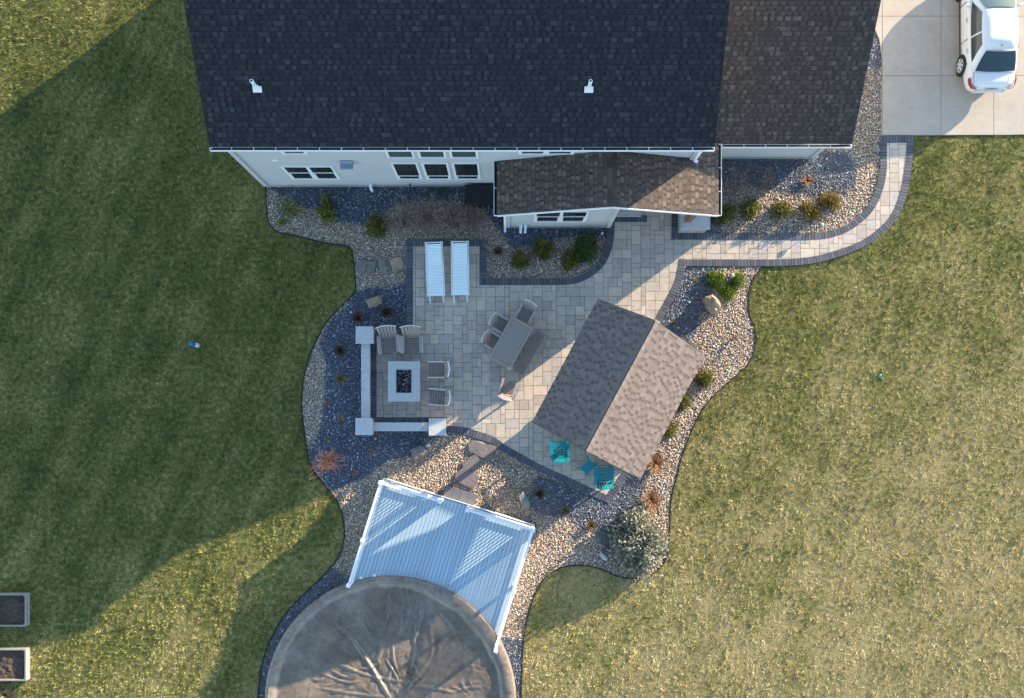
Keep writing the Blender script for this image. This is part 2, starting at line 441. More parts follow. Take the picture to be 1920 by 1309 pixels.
HOUSE_FP = [[(-8.475,8.3),(5.8,8.3),(5.8,18),(-8.475,18)], [(0,6.85),(3.52,6.85),(3.52,8.4),(0,8.4)], [(5.7,9.283),(10.66,9.283),(10.66,18),(5.7,18)]]

# ------------------------------------------------------------------ ground
me = MB(); S = 600
me.add([(-S,-S,0),(S,-S,0),(S,S,0),(-S,S,0)], [(0,1,2,3)])
tag(me.build('ground', M['lawn']), kind='structure')

def sheet(name, poly, z, m, **kw):
    bm = bmesh.new()
    vs = [bm.verts.new((x, y, z)) for x, y in poly]
    es = [bm.edges.new((vs[i], vs[(i+1) % len(vs)])) for i in range(len(vs))]
    bmesh.ops.triangle_fill(bm, use_beauty=True, edges=es, normal=(0,0,1))
    for f in bm.faces:
        if f.normal.z < 0: f.normal_flip()
    me = bpy.data.meshes.new(name); bm.to_mesh(me); bm.free()
    me.materials.append(m)
    o = bpy.data.objects.new(name, me); COL.objects.link(o)
    return tag(o, **kw)
sheet('gravel_bed', BED, .004, M['bedsoil'], kind='structure')
sheet('gravel_bed', NEBED, .004, M['bedsoil'], kind='structure')
for i, q in enumerate(SLATE[:1] + SLATE[1:2]): sheet('slate_bed', [(x, y) for x, y in q], .008, M['slatesoil'], kind='structure')

# lawn grass
def scatter_grass():
    n = 640000
    X = rng.uniform(-20, 20, n); Y = rng.uniform(-11.6, 16.5, n)
    bad = inpoly(X, Y, BED) | inpoly(X, Y, NEBED) | inpoly(X, Y, DRIVE) | inpoly(X, Y, PATIO)
    for h in HOUSE_FP: bad |= inpoly(X, Y, h)
    for q in PLANTERS: bad |= inpoly(X, Y, q)
    X = X[~bad]; Y = Y[~bad]; n = len(X)
    def field(cell, seed):
        g = np.random.default_rng(seed); W = int(48/cell)+3; H_ = int(34/cell)+3; T = g.uniform(0, 1, (H_, W))
        fx = (X+22)/cell; fy = (Y+14)/cell; ix = fx.astype(int); iy = fy.astype(int); tx = fx-ix; ty = fy-iy
        tx = tx*tx*(3-2*tx); ty = ty*ty*(3-2*ty)
        return (T[iy,ix]*(1-tx)+T[iy,ix+1]*tx)*(1-ty)+(T[iy+1,ix]*(1-tx)+T[iy+1,ix+1]*tx)*ty
    f1 = field(.13, 1); f2 = field(.22, 2); f3 = field(.5, 3)
    a = f2*4*PI + rng.normal(0, .8, n); lean = np.clip(.25 + .6*f3 + rng.normal(0, .25, n), .05, 1.15)
    L = (.018 + .125*f1**1.9)*rng.uniform(.7, 1.3, n); w = rng.uniform(.008, .016, n)
    hx, hy = np.cos(a), np.sin(a)
    z0 = np.zeros(n)
    tip = np.stack([X + hx*L*np.sin(lean), Y + hy*L*np.sin(lean), L*np.cos(lean)*.8 + .004], 1)
    b1 = np.stack([X - hy*w, Y + hx*w, z0], 1); b2 = np.stack([X + hy*w, Y - hx*w, z0], 1)
    V = np.stack([b1, b2, tip], 1).reshape(-1, 3)
    F = np.arange(3*n).reshape(-1, 3)
    tag(bigmesh('lawn_grass', V, F, [M['grass']]), 'short mown lawn grass with green and straw coloured patches', 'grass', kind='stuff')

PLANTERS = [G([(-66,1114),(48,1114),(48,1175),(-66,1175)], .25), G([(-66,1217),(49,1217),(49,1277),(-66,1277)], .25)]
scatter_grass()

# loose stones
OCT = np.array([(1,0,0),(-1,0,0),(0,1,0),(0,-1,0),(0,0,1),(0,0,-1)], float)
OCF = np.array([(0,2,4),(2,1,4),(1,3,4),(3,0,4),(2,0,5),(1,2,5),(3,1,5),(0,3,5)])
def scatter_stones():
    n = 460000
    X = rng.uniform(-9, 13.6, n); Y = rng.uniform(-10.4, 14.2, n)
    ok = inpoly(X, Y, BED) | inpoly(X, Y, NEBED)
    ok &= ~inpoly(X, Y, PATIO)
    ok &= (X - POOL_C.x)**2 + (Y - POOL_C.y)**2 > (POOL_R - .15)**2
    for h in HOUSE_FP: ok &= ~inpoly(X, Y, h)
    X = X[ok]; Y = Y[ok]
    X2 = X + rng.normal(0, .05, len(X)); Y2 = Y + rng.normal(0, .05, len(X))
    sl = np.zeros(len(X), bool)
    for q in SLATE: sl |= inpoly(X2, Y2, q)
    for name, msk, m, lab, (s0, s1) in (('river_gravel', ~sl, 'river', 'tan and brown river gravel covering the beds', (.011, .025)),
                              ('slate_gravel', sl, 'slate', 'dark blue grey slate gravel covering the beds', (.013, .027))):
        x = X[msk]; y = Y[msk]; k = len(x)
        s = rng.uniform(s0, s1, k) * rng.choice([1, 1, 1, 1.45], k)
        sc = np.stack([s*rng.uniform(.75,1.35,k), s*rng.uniform(.75,1.2,k), s*rng.uniform(.35,.6,k)], 1)
        V = OCT[None]*sc[:,None]*(1 + rng.uniform(-.22,.22,(k,6,1)))
        a = rng.uniform(0, 2*PI, k); t = rng.normal(0, .35, k)
        c, s_ = np.cos(t)[:,None], np.sin(t)[:,None]
        y0 = V[...,1]*c - V[...,2]*s_; z0 = V[...,1]*s_ + V[...,2]*c
        c, s_ = np.cos(a)[:,None], np.sin(a)[:,None]
        V = np.stack([V[...,0]*c - y0*s_ + x[:,None], V[...,0]*s_ + y0*c + y[:,None], z0 + .010 + rng.uniform(0,.022,k)[:,None]], -1)
        F = (OCF[None] + 6*np.arange(k)[:,None,None]).reshape(-1,3)
        tag(bigmesh(name, V.reshape(-1,3), F, [M[m]]), lab, 'gravel', kind='stuff')
scatter_stones()

# thin black edging between lawn and beds
def strip(name, line, w, h, m, lab):
    pts = [Vector((*p, 0)) for p in line]
    mb = MB(); vs = []
    for i, p in enumerate(pts):
        d = (pts[min(i+1,len(pts)-1)] - pts[max(i-1,0)]).normalized(); nrm = Vector((-d.y, d.x, 0))*w/2
        vs += [p - nrm, p + nrm, p + nrm + Vector((0,0,h)), p - nrm + Vector((0,0,h))]
    fs = [(4*i+a, 4*i+(a+1)%4, 4*i+4+(a+1)%4, 4*i+4+a) for i in range(len(pts)-1) for a in range(4)]
    mb.add(vs, fs)
    return tag(mb.build(name, m), lab, 'edging')
strip('garden_edging', G(WESTs), .035, .045, M['edging'], 'black plastic edging curving between the shaded lawn and the west gravel bed')
strip('garden_edging', G(EASTs), .035, .045, M['edging'], 'black plastic edging curving between the sunny lawn and the east gravel bed')

# ------------------------------------------------------------------ paving
def clip_convex(subj, win):
    out = list(subj)
    for i in range(len(win)):
        a = win[i]; b = win[(i+1) % len(win)]
        inp, out = out, []
        if not inp: break
        sd = lambda p: (b[0]-a[0])*(p[1]-a[1]) - (b[1]-a[1])*(p[0]-a[0])
        for j in range(len(inp)):
            p, q = inp[j-1], inp[j]
            sp, sq = sd(p), sd(q)
            if sp >= 0:
                if sq >= 0: out.append(q)
                else: t = sp/(sp-sq); out.append((p[0]+(q[0]-p[0])*t, p[1]+(q[1]-p[1])*t))
            elif sq >= 0:
                t = sp/(sp-sq); out.append((p[0]+(q[0]-p[0])*t, p[1]+(q[1]-p[1])*t)); out.append(q)
    return out

def paving():
    U = .166; x0, y0 = -5.4, -3.4
    nx, ny = 126, 102
    occ = np.zeros((ny, nx), bool)
    sizes = [(2,2),(2,2),(3,2),(2,3),(3,2),(1,2),(2,1),(2,1)]
    mb = MB()
    th = R(.25); ct, st = math.cos(th), math.sin(th)
    rr = random.Random(5)
    for j in range(ny):
        for i in range(nx):
            if occ[j, i]: continue
            cand = [(3,2),(2,2),(2,2),(2,3)]; rr.shuffle(cand)
            sm_ = [(2,1),(1,2)]; rr.shuffle(sm_); cand = (sm_ + cand) if rr.random() < .16 else (cand + sm_)
            for w, h in cand + [(1,1)]:
                if i+w <= nx and j+h <= ny and not occ[j:j+h, i:i+w].any(): break
            occ[j:j+h, i:i+w] = True
            g = .0065
            X0, X1, Y0, Y1 = x0+i*U+g, x0+(i+w)*U-g, y0+j*U+g, y0+(j+h)*U-g
            win = [(a*ct-b*st, a*st+b*ct) for a, b in ((X0,Y0),(X1,Y0),(X1,Y1),(X0,Y1))]
            q = clip_convex(PATIO, win)
            if len(q) < 3: continue
            ar = abs(sum(q[k-1][0]*q[k][1]-q[k][0]*q[k-1][1] for k in range(len(q))))/2
            if ar < 5e-4: continue
            z = .05 + rr.uniform(-.0015, .0015)
            n = len(q)
            mb.add([(a, b, z) for a, b in q] + [(a, b, .02) for a, b in q], [tuple(range(n))] + [(k, k+n, (k+1)%n+n, (k+1)%n) for k in range(n)])
    o = mb.build('patio_paving', M['paver'])
    bm = bmesh.new(); bm.from_mesh(o.data); bmesh.ops.recalc_face_normals(bm, faces=bm.faces); bm.to_mesh(o.data); bm.free()
    tag(o, kind='structure')
    sheet('patio_joint_sand', PATIO, .043, M['joint'], kind='structure')

def border(lines, width=.235, pitch=.112):
    mb = MB(); jb = MB()
    for ln in lines:
        pts = [Vector(p) for p in G(ln)]
        L = [0]
        for a, b in zip(pts, pts[1:]): L.append(L[-1] + (b-a).length)
        n = max(1, round(L[-1]/pitch))
        def at(s):
            s = min(max(s, 0), L[-1]); k = 0
            while k < len(L)-2 and L[k+1] < s: k += 1
            t = (s-L[k])/(L[k+1]-L[k]); p = pts[k].lerp(pts[k+1], t)
            e = .25
            return p
        def nr(s):
            d = (at(s+.12) - at(s-.12)).normalized()
            return Vector((d.y, -d.x))
        for i in range(n):
            s0 = L[-1]*i/n + .007; s1 = L[-1]*(i+1)/n - .007
            a, b = at(s0), at(s1); na, nb = nr(s0), nr(s1)
            w = width + random.uniform(-.004, .004)
            q = [a, b, b + nb*w, a + na*w]
            z = .064 + random.uniform(-.002, .002)
            mb.prism([(p.x, p.y) for p in q], .03, z)
            a, b = at(L[-1]*i/n), at(L[-1]*(i+1)/n)
            jb.add([(p.x, p.y, .054) for p in (a, b, b + nb*width, a + na*width)], [(3,2,1,0)])
    tag(mb.build('patio_border_bricks', M['brick']), kind='structure')
    tag(jb.build('patio_border_joints', M['edging']), kind='structure')
paving()
sm = smooth_line
border([[(762,617),(762,450)], [(775,450),(911.7,450)], [(911.7,463),(911.7,522.7)],
 [(899,522.7),(1051,522.7)] + sm([(1051,522.7),(1078.6,519.6),(1106,506),(1124.5,487.5),(1133.7,466),(1138,448),(1139.8,426)], 4) + [(1139.8,404)],
 [(1151,404.5),(1213,404.5)], [(1203,392),(1203,352)],
 [(1271,350),(1271,437.5)], [(1258,437.5),(1489,438)] + sm([(1489,438),(1525,437),(1551,434),(1578,426),(1601,412),(1622,393),(1636,370),(1645,343),(1649,316.6),(1649,290)], 4) + [(1649,269)],
 [(1649,256),(1712,256)],
 [(1711.5,269)] + sm([(1710,295),(1706,330),(1700,362),(1690,392),(1675,418),(1655,438),(1630,457),(1600,472),(1565,484),(1530,493),(1490,498),(1440,499.5)], 4) + [(1287,499.5)],
 sm([(1286,487),(1283,506),(1278.7,526),(1269.5,548),(1256.7,571.7),(1240,603)], 4), [(1240,603),(1306,654)], [(1306,654),(1178,890),(1142,944)],
 [(1142,944),(1002.5,880),(940,845)] + sm([(940,845),(921,831),(897,822),(875,815),(850,811.5),(838,811)], 4),
 [(838,795),(694,795)], [(694,795),(694,617)], [(707,617),(762,617)]])

# driveway slabs
mb = MB(); gb = .008
xs = [1517, 1653.5, 1763, 1862, 1962, 2062, 2162]; ys = [-500,-300,-190,-80, 31.5, 143, 254]
for i in range(len(xs)-1):
    for j in range(len(ys)-1):
        w = G([(xs[i],ys[j+1]),(xs[i+1],ys[j+1]),(xs[i+1],ys[j]),(xs[i],ys[j])])
        w = [(w[0][0]+gb, w[0][1]+gb), (w[1][0]-gb, w[1][1]+gb), (w[2][0]-gb, w[2][1]-gb), (w[3][0]+gb, w[3][1]-gb)]
        q = clip_convex(DRIVE, w)
        if len(q) > 2: mb.prism(q, .0, .05)
tag(mb.build('driveway', M['concrete']), kind='structure')
sheet('driveway_joints', DRIVE, .041, M['gap'], kind='structure')
# ------------------------------------------------------------------ building helpers
def part(mb, name, mats, parent, label=None, smooth=False):
    o = mb.build(name, mats, None, smooth)
    o.parent = parent
    if parent.type == 'EMPTY':
        o.matrix_parent_inverse = (Matrix.Translation(parent.location) @ Matrix.Rotation(parent.rotation_euler.z, 4, 'Z')).inverted()
    if label: o['label'] = label
    return o

def shingles(mb, E0, E1, R0, R1, e=.143, tabs=(.09, .17), raise_=.008, butt=.010, seed=1):
    rr = random.Random(seed)
    E0, E1, R0, R1 = map(Vector, (E0, E1, R0, R1))
    n = (E1-E0).cross(R0-E0).normalized()
    if n.z < 0: n = -n
    mb.add([E0, E1, R1, R0], [(0,1,2,3)])
    L = max((R0-E0).length, (R1-E1).length); rows = max(1, round(L/e))
    for r in range(rows):
        t0, t1 = r/rows, (r+1)/rows
        a0, b0 = E0.lerp(R0, t0), E1.lerp(R1, t0); a1, b1 = E0.lerp(R0, t1), E1.lerp(R1, t1)
        W = (b0-a0).length
        if W < .02: continue
        u = -rr.uniform(0, .6); up = rr.random() < .5
        while u < W:
            up = not up if rr.random() < .78 else True
            w = rr.uniform(*tabs)*(1 if up else .6); s0, s1 = max(u, 0)/W, min(u+w, W)/W
            u += w
            if s1 <= s0: continue
            h = butt + (raise_ if up else 0) + rr.uniform(0, .002)
            p0, p1 = a0.lerp(b0, s0), a0.lerp(b0, s1); q0, q1 = a1.lerp(b1, s0), a1.lerp(b1, s1)
            mb.add([p0+n*h, p1+n*h, q1+n*(.003+h*.25), q0+n*(.003+h*.25)], [(0,1,2,3)])
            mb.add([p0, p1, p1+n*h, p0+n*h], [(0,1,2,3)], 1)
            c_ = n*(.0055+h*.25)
            mb.add([p0.lerp(q0,.83)+c_, p1.lerp(q1,.83)+c_, q1+c_, q0+c_], [(0,1,2,3)], 1)  # dark strip paints in the shade under the next course
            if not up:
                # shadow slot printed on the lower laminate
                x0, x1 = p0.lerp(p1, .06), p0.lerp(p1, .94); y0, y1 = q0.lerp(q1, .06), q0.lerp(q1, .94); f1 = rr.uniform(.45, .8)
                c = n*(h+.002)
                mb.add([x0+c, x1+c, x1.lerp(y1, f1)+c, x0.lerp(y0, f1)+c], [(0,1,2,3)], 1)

def siding(mb, a, b, z0, z1, n, lap=.115):
    a = Vector((*a, 0)); b = Vector((*b, 0)); n = Vector((*n, 0))
    if (b-a).cross(Vector((0,0,1))).dot(n) < 0: a, b = b, a
    k = max(1, round((z1-z0)/lap)); h = (z1-z0)/k
    for i in range(k):
        lo = Vector((0,0,z0+i*h)); hi = Vector((0,0,z0+(i+1)*h))
        mb.add([a+lo+n*.014, b+lo+n*.014, b+hi+n*.001, a+hi+n*.001, a+lo, b+lo], [(0,1,2,3), (4,5,1,0)])

def window(parent, x0, x1, z0, z1, y, units=1, rail=None, gm='glass'):
    """white framed window on a wall facing -y"""
    f = MB(); t = .07
    W = (x1-x0)/units
    f.box(((x0+x1)/2, y-.02, z1-t/2), (x1-x0, .04, t)); f.box(((x0+x1)/2, y-.02, z0+t/2), (x1-x0, .04, t))
    for u in range(units+1):
        xx = x0 + W*u; ww = t if 0 < u < units else t
        xx = min(max(xx, x0+t/2), x1-t/2)
        f.box((xx, y-.021, (z0+z1)/2), (t*(1.5 if 0 < u < units else 1), .042, z1-z0-2*t+.002))
    o = part(f, 'window', M['white'], parent)
    for u in range(units):
        a, b = x0+W*u+t*(.75 if u else 1), x0+W*(u+1)-t*(.75 if u < units-1 else 1)
        p = MB(); p.box(((a+b)/2, y-.012, (z0+z1)/2), (b-a, .02, z1-z0-2*t))
        part(p, 'pane', M[gm], o)
        if rail:
            zr = z0 + (z1-z0)*rail
            s = MB(); s.box(((a+b)/2, y-.026, zr), (b-a, .02, .045))
            for q in (a+.02, b-.02): s.box((q, y-.024, (z0+zr)/2), (.04, .016, zr-z0-t-.05))
            part(s, 'sash', M['white'], o)
    return o

def gutter(parent, a, b, n, label=None):
    """white K gutter from a to b (same height), n = outward"""
    mb = MB(); a = Vector(a); b = Vector(b); n = Vector(n)
    mb.bar(a+n*.10-Vector((0,0,.06)), b+n*.10-Vector((0,0,.06)), .016, .11)
    mb.bar(a+n*.05-Vector((0,0,.115)), b+n*.05-Vector((0,0,.115)), .10, .012)
    d = (b-a).normalized()
    for e in (a, b): mb.bar(e+n*.0-Vector((0,0,.06)), e+n*.10-Vector((0,0,.06)), .012, .11)
    L = (b-a).length; k = int(L/.62)
    for i in range(1, k): 
        c = a + d*(L*i/k); mb.bar(c-Vector((0,0,.012)), c+n*.10-Vector((0,0,.012)), .02, .008)
    o = part(mb, 'gutter', M['white'], parent, label)
    mb = MB(); mb.bar(a+n*.046-Vector((0,0,.102)), b+n*.046-Vector((0,0,.102)), .085, .012)
    part(mb, 'gutter_debris', M['black'], o)
    return o

# ------------------------------------------------------------------ the house
house = thing('house', 'two storey house with dark shingle roof, grey siding and white framed windows beside the patio', 'house', (-1.3, 12, 0))
XL, XR, YS, YN = -8.475, 5.8, 8.3, 17.8
eL, eR = P(393, 275.5, 5.95), P(1340, 274.5, 5.95)
eR.y = eL.y
YR = (YS+YN)/2; zr = eL.z + .62*(YR-eL.y)
rL, rR = Vector((eL.x-.07, YR, zr)), Vector((eR.x-.07, YR, zr))
mb = MB(); shingles(mb, eL, eR, rL, rR, seed=3)
yb = YN+.4; nb = Vector((eL.x, yb, zr-.62*(yb-YR))), Vector((eR.x, yb, zr-.62*(yb-YR)))
mb.add([rL, rR, nb[1], nb[0]], [(0,1,2,3)])
part(mb, 'main_roof', [M['roof'], M['roofd']], house)
for e, r, k in ((eL, rL, -1), (eR, rR, 1)):
    mb = MB()
    mb.bar(e+Vector((-k*.05,0,-.115)), r+Vector((-k*.05,0,-.115)), .024, .17)
    b2 = nb[0] if k < 0 else nb[1]
    mb.bar(r+Vector((-k*.05,0,-.115)), b2+Vector((-k*.05,0,-.115)), .024, .17)
    part(mb, 'rake_board', M['white'], house)
mb = MB(); mb.box(((eL.x+eR.x)/2, (eL.y+YS)/2, 5.80), (eR.x-eL.x-.02, YS-eL.y, .02)); mb.box(((eL.x+eR.x)/2, eL.y+.012, 5.85), (eR.x-eL.x-.04, .024, .16))
part(mb, 'soffit', M['soffit'], house)
gutter(house, (eL.x, eL.y, 5.95), (eR.x, eL.y, 5.95), (0,-1,0))
w = MB()
siding(w, (XL,YS), (XR,YS), .32, 5.79, (0,-1)); siding(w, (XL,YS), (XL,YN), .32, 5.79, (-1,0))
siding(w, (XR,YS), (XR,YN), .32, 5.79, (1,0)); siding(w, (XL,YN), (XR,YN), .32, 5.79, (0,1))
for x, n in ((XL,-1), (XR,1)):
    w.add([(x,YS,5.79),(x,YN,5.79),(x,YR,5.79+.62*(YN-YR))], [(0,1,2)])
for x, y in ((XL,YS),(XR,YS)):
    w.box((x, y, 3.05), (.15, .15, 5.46))
part(w, 'wall', M['siding'], house)
w = MB(); w.box(((XL+XR)/2, (YS+YN)/2, .16), (XR-XL+.03, YN-YS+.03, .32)); w.box((1.76, 7.6, .15), (3.55, 1.53, .30)); w.box(((XR+10.66)/2+.1, 13.5, .15), (10.66-XR-.17, 8.46, .30))
part(w, 'foundation', M['found'], house)

# bump-out room under the porch roof
w = MB()
siding(w, (0,6.85), (3.52,6.85), .30, 3.4, (0,-1)); siding(w, (0,6.85), (0,YS), .30, 3.3, (-1,0)); siding(w, (3.52,6.85), (3.52,YS), .30, 4.3, (1,0))
for x in (0, 3.52): w.box((x, 6.85, 1.85), (.14, .14, 3.1))
w.add([(-.2,6.85,3.3),(3.52,6.85,3.3),(3.52,6.85,4.36),(3.2,6.85,4.4)], [(0,1,2,3)])
w.add([(3.52,6.86,3.35),(6.5,6.86,3.35),(3.52,6.86,4.36)], [(0,1,2)])
part(w, 'wall', M['siding'], house)
pe, pr = 3.3, 4.48
pL, pM, pR_ = -.34, 3.20, 6.71; PF = 6.56
mb = MB()
shingles(mb, (pL,YS-.015,pe), (pL,PF,pe), (pM,YS-.015,pr), (pM,PF,pr), seed=8)
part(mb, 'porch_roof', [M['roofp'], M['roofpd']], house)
mb = MB()
xm = XR + .09; zm = pr - (pr-pe)*(xm-pM)/(pR_-pM)
shingles(mb, (xm,PF,zm), (xm,YS-.015,zm), (pM+.09,PF,pr-.03), (pM+.09,YS-.015,pr-.03), seed=9)
shingles(mb, (pR_,PF,pe), (pR_,8.86,pe), (xm+.001,PF,zm), (xm+.001,8.86,zm), seed=10)
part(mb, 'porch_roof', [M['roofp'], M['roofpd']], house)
mb = MB(); rr = random.Random(2); y = PF
while y < YS-.05:
    y1 = min(y+.3, YS-.02); h = .016
    for sx in (-1, 1):
        mb.add([(pM,y,pr+h+.012),(pM,y1,pr+h),(pM+sx*.15,y1,pr+h-.05),(pM+sx*.15,y,pr+h-.038)], [(0,1,2,3) if sx < 0 else (3,2,1,0)])
    y += .3
part(mb, 'ridge_cap', M['roofb'], house)
mb = MB()
mb.bar((pL,PF-.012,pe-.075), (pM,PF-.012,pr-.075), .024, .15); mb.bar((pM,PF-.012,pr-.075), (pR_,PF-.012,pe-.075), .024, .15)
mb.box(((pL+pR_)/2, 7.62, pe-.13), (pR_-pL-.03, 1.3, .02))
part(mb, 'rake_board', M['white'], house)
gutter(house, (pL,PF,pe), (pL,YS,pe), (-1,0,0)); gutter(house, (pR_,8.83,pe), (pR_,PF,pe), (1,0,0))

# garage wing
gz, gy = 3.2, 8.86; gx1 = 11.0; GYR = 13.6; gzr = gz + .65*(GYR-gy)
mb = MB(); shingles(mb, (XR+.005,gy,gz), (gx1,gy,gz), (XR+.005,GYR,gzr), (gx1,GYR,gzr), seed=5)
mb.add([(XR,GYR,gzr),(gx1,GYR,gzr),(gx1,18.3,gzr-.65*4.7),(XR,18.3,gzr-.65*4.7)], [(0,1,2,3)])
part(mb, 'garage_roof', [M['roofb'], M['roofbd']], house)
mb = MB(); mb.bar((gx1-.05,gy,gz-.11), (gx1-.05,GYR,gzr-.11), .024, .15); mb.bar((gx1-.05,GYR,gzr-.11), (gx1-.05,18.3,gzr-.65*4.7-.11), .024, .15)
mb.box(((XR+gx1)/2+.05, 9.08, gz-.13), (gx1-XR-.12, .40, .02))
part(mb, 'rake_board', M['white'], house)
gutter(house, (6.86,gy,gz), (gx1,gy,gz), (0,-1,0))
w = MB(); siding(w, (XR,9.283), (10.66,9.283), .30, 3.06, (0,-1)); siding(w, (10.66,9.283), (10.66,17.9), .30, 3.1, (1,0)); siding(w, (XR,17.9), (10.66,17.9), .3, 3.1, (0,1))
w.add([(10.66,9.283,3.1),(10.66,17.9,3.1),(10.66,GYR,gzr-.12)], [(0,1,2)])
w.box((10.66, 9.283, 1.68), (.14, .14, 2.76))
part(w, 'wall', M['siding'], house)

# windows
window(house, -7.365, -5.698, 1.131, 2.72, YS, 2, .5)
window(house, -6.98, -6.17, 4.14, 5.4, YS, 1, .5)
LEAF = [(.30,.30),(.44,.18),(.60,.26),(.80,.46),(.98,.72),(.90,.84),(.62,.80),(.42,.60)]
for i, (a, b) in enumerate(((-3.76,-2.90),(-2.777,-1.914),(-1.796,-.92))):
    o = window(house, a, b, 1.115, 3.105, YS, 1, .22)
    window(house, a, b, 3.70, 5.25, YS, 1, None, 'paleglass')
window(house, .328, 2.05, 4.11, 5.4, YS, 2, .5)
window(house, .887, 2.657, 1.098, 2.67, 6.85, 2, .5)
# wall fittings
mb = MB(); mb.box((-5.14, YS-.13, 3.30), (.36, .26, .06)); mb.bar((-5.14, YS-.02, 3.36), (-5.14, YS-.27, 3.24), .40, .02); mb.box((-5.14, YS-.06, 3.12), (.34, .12, .30))
part(mb, 'vent_hood', M['hood'], house)
mb = MB(); mb.box((-7.36, YS-.03, 3.49), (.20, .05, .15)); part(mb, 'vent_cover', M['white'], house)
mb = MB(); mb.tube([(-4.78,YS-.01,.42),(-4.78,YS-.12,.42),(-4.78,YS-.16,.36),(-4.78,YS-.16,.06)], .06, 8); part(mb, 'drain_pipe', M['white'], house)
mb = MB(); mb.tube([(-3.4,YS-.01,.5),(-3.4,YS-.10,.5),(-3.4,YS-.12,.42)], .018, 6); mb.box((-3.4, YS-.07, .54), (.09,.02,.02)); part(mb, 'hose_tap', M['black'], house)
for x in (.46, .62):
    mb = MB(); mb.box((x, 6.80, .36), (.10, .08, .5)); mb.tube([(x,6.85,.14),(x,6.72,.12),(x,6.66,.06)], .05, 8); part(mb, 'drain_pipe', M['white'], house)
mb = MB(); mb.tube([(-.09,6.80,3.15),(-.09,6.78,2.9),(-.09,6.79,.12),(-.09,6.68,.06)], .045, 8); part(mb, 'downspout', M['white'], house)
mb = MB(); mb.tube([(XR+.09,YS-.15,5.8),(XR+.07,YS-.09,5.5),(XR+.07,YS-.09,zm+.1),(XR+.16,YS-.13,zm+.06)], .055, 8); part(mb, 'downspout', M['white'], house)
# plumbing vents on the roof
for px, py in ((482.5, 166.5), (1104, 167)):
    yy = 10.0; zz = 0
    for _ in range(12):
        zz = eL.z + .62*(yy-eL.y); yy = P(px, py, zz).y
    c = P(px, py, zz)
    mb = MB()
    T = Matrix.Rotation(math.atan(.62), 4, 'X')
    mb.box(c+Vector((0,-.02,.01)), (.25,.17,.02), M=T)
    mb.lathe([(.095,-.03),(.085,.08),(.055,.17)], c, 14)
    o = part(mb, 'vent_flashing', M['white'], house)
    mb = MB(); mb.lathe([(.052,.0),(.052,.62),(.040,.625)], c, 14)
    part(mb, 'vent_pipe', M['vinyl'], o)
    mb = MB(); mb.lathe([(.032,.626),(.030,.629)], c, 12); part(mb, 'pipe_bore', M['black'], o)
# porch landing, pier and post
mb = MB(); a, b = P(1152,406,.16), P(1202,404.5,.16)
mb.prism([(3.53,a.y),(b.x,a.y),(b.x,8.2),(3.53,8.2)], .05, .19); part(mb, 'landing', M['cap'], house)
q0, q1 = P(1271,437,.05), P(1320,437,.05)
mb = MB(); mb.prism([(q0.x,q0.y),(q1.x,q1.y),(q1.x,q1.y+.92),(q0.x,q0.y+.92)], .02, .80); o = part(mb, 'porch_pier', M['block'], house)
c = Vector(((q0.x+q1.x)/2, q0.y+.46, 0))
mb = MB(); mb.box(c+Vector((0,0,.84)), (1.0,1.0,.08)); part(mb, 'cap', M['cap'], o)
c = Vector((6.20, 6.94, 0)); mb = MB(); mb.box(c+Vector((0,0,2.0)), (.19,.19,2.25)); part(mb, 'porch_post', M['timber'], house)

# dark storage box against the wall
b0 = P(871, 344, .62); b1 = P(940, 384, .62)
t = thing('storage_box', 'long black storage box against the house wall beside the porch roof', 'storage box', ((b0.x+b1.x)/2, (b0.y+b1.y)/2, 0))
mb = MB(); mb.box(((b0.x+b1.x)/2, (b0.y+b1.y)/2-.02, .30), (b1.x-b0.x-.08, b0.y-b1.y-.1, .56)); part(mb, 'body', M['black'], t)
mb = MB(); mb.box(((b0.x+b1.x)/2, (b0.y+b1.y)/2-.02, .60), (b1.x-b0.x, b0.y-b1.y-.04, .05))
for i in range(5): mb.box(((b0.x+b1.x)/2, b1.y+.12+i*.13, .628), (b1.x-b0.x-.1, .05, .012))
part(mb, 'lid', M['black'], t)

# ------------------------------------------------------------------ pavilion
PZ, PZR = 2.6, 4.0
A, Cc, B, D = P(1121.8,561.4,PZ), P(1321,667,PZ), P(998.8,791.4,PZ), P(1200,897.8,PZ)
E, F_ = P(1228.7,601.5,PZR), P(1097.7,844.9,PZR)
ctr = (A+B+Cc+D)/4
pav = thing('pavilion', 'open patio pavilion with a gable roof of taupe shingles over the paving', 'pavilion', (ctr.x, ctr.y, .05))
mb = MB()
shingles(mb, B, A, F_, E, seed=21, tabs=(.10,.22), raise_=.016, butt=.012); shingles(mb, Cc, D, E, F_, seed=22, tabs=(.10,.22), raise_=.016, butt=.012)
dn = Vector((0,0,-.05))
mb.add([A+dn,B+dn,F_+dn,E+dn,Cc+dn,D+dn], [(0,1,2,3),(4,3,2,5)])
part(mb, 'roof', [M['roofc'], M['roofcd']], pav)
ax = (E-F_).normalized(); i_ = 0
mb = MB(); Lr = (E-F_).length; k = int(Lr/.25)
pe1 = (A-E); pe1 = (pe1 - ax*pe1.dot(ax)).normalized(); pe2 = (Cc-E); pe2 = (pe2 - ax*pe2.dot(ax)).normalized()
for i in range(k):
    a = F_+ax*(Lr*i/k); b = F_+ax*(Lr*(i+1)/k)
    for pe_ in (pe1, pe2):
        nn = pe_.cross(ax); nn = nn if nn.z > 0 else -nn
        mb.add([a+nn*.030, b+nn*.022, b+pe_*.15+nn*.022, a+pe_*.15+nn*.030], [(0,1,2,3)])
part(mb, 'ridge_cap', M['roofc'], pav)
mb = MB()
for p, q in ((A,E),(E,Cc),(B,F_),(F_,D),(A,B),(Cc,D)): mb.bar(p+Vector((0,0,-.10)), q+Vector((0,0,-.10)), .035, .14)
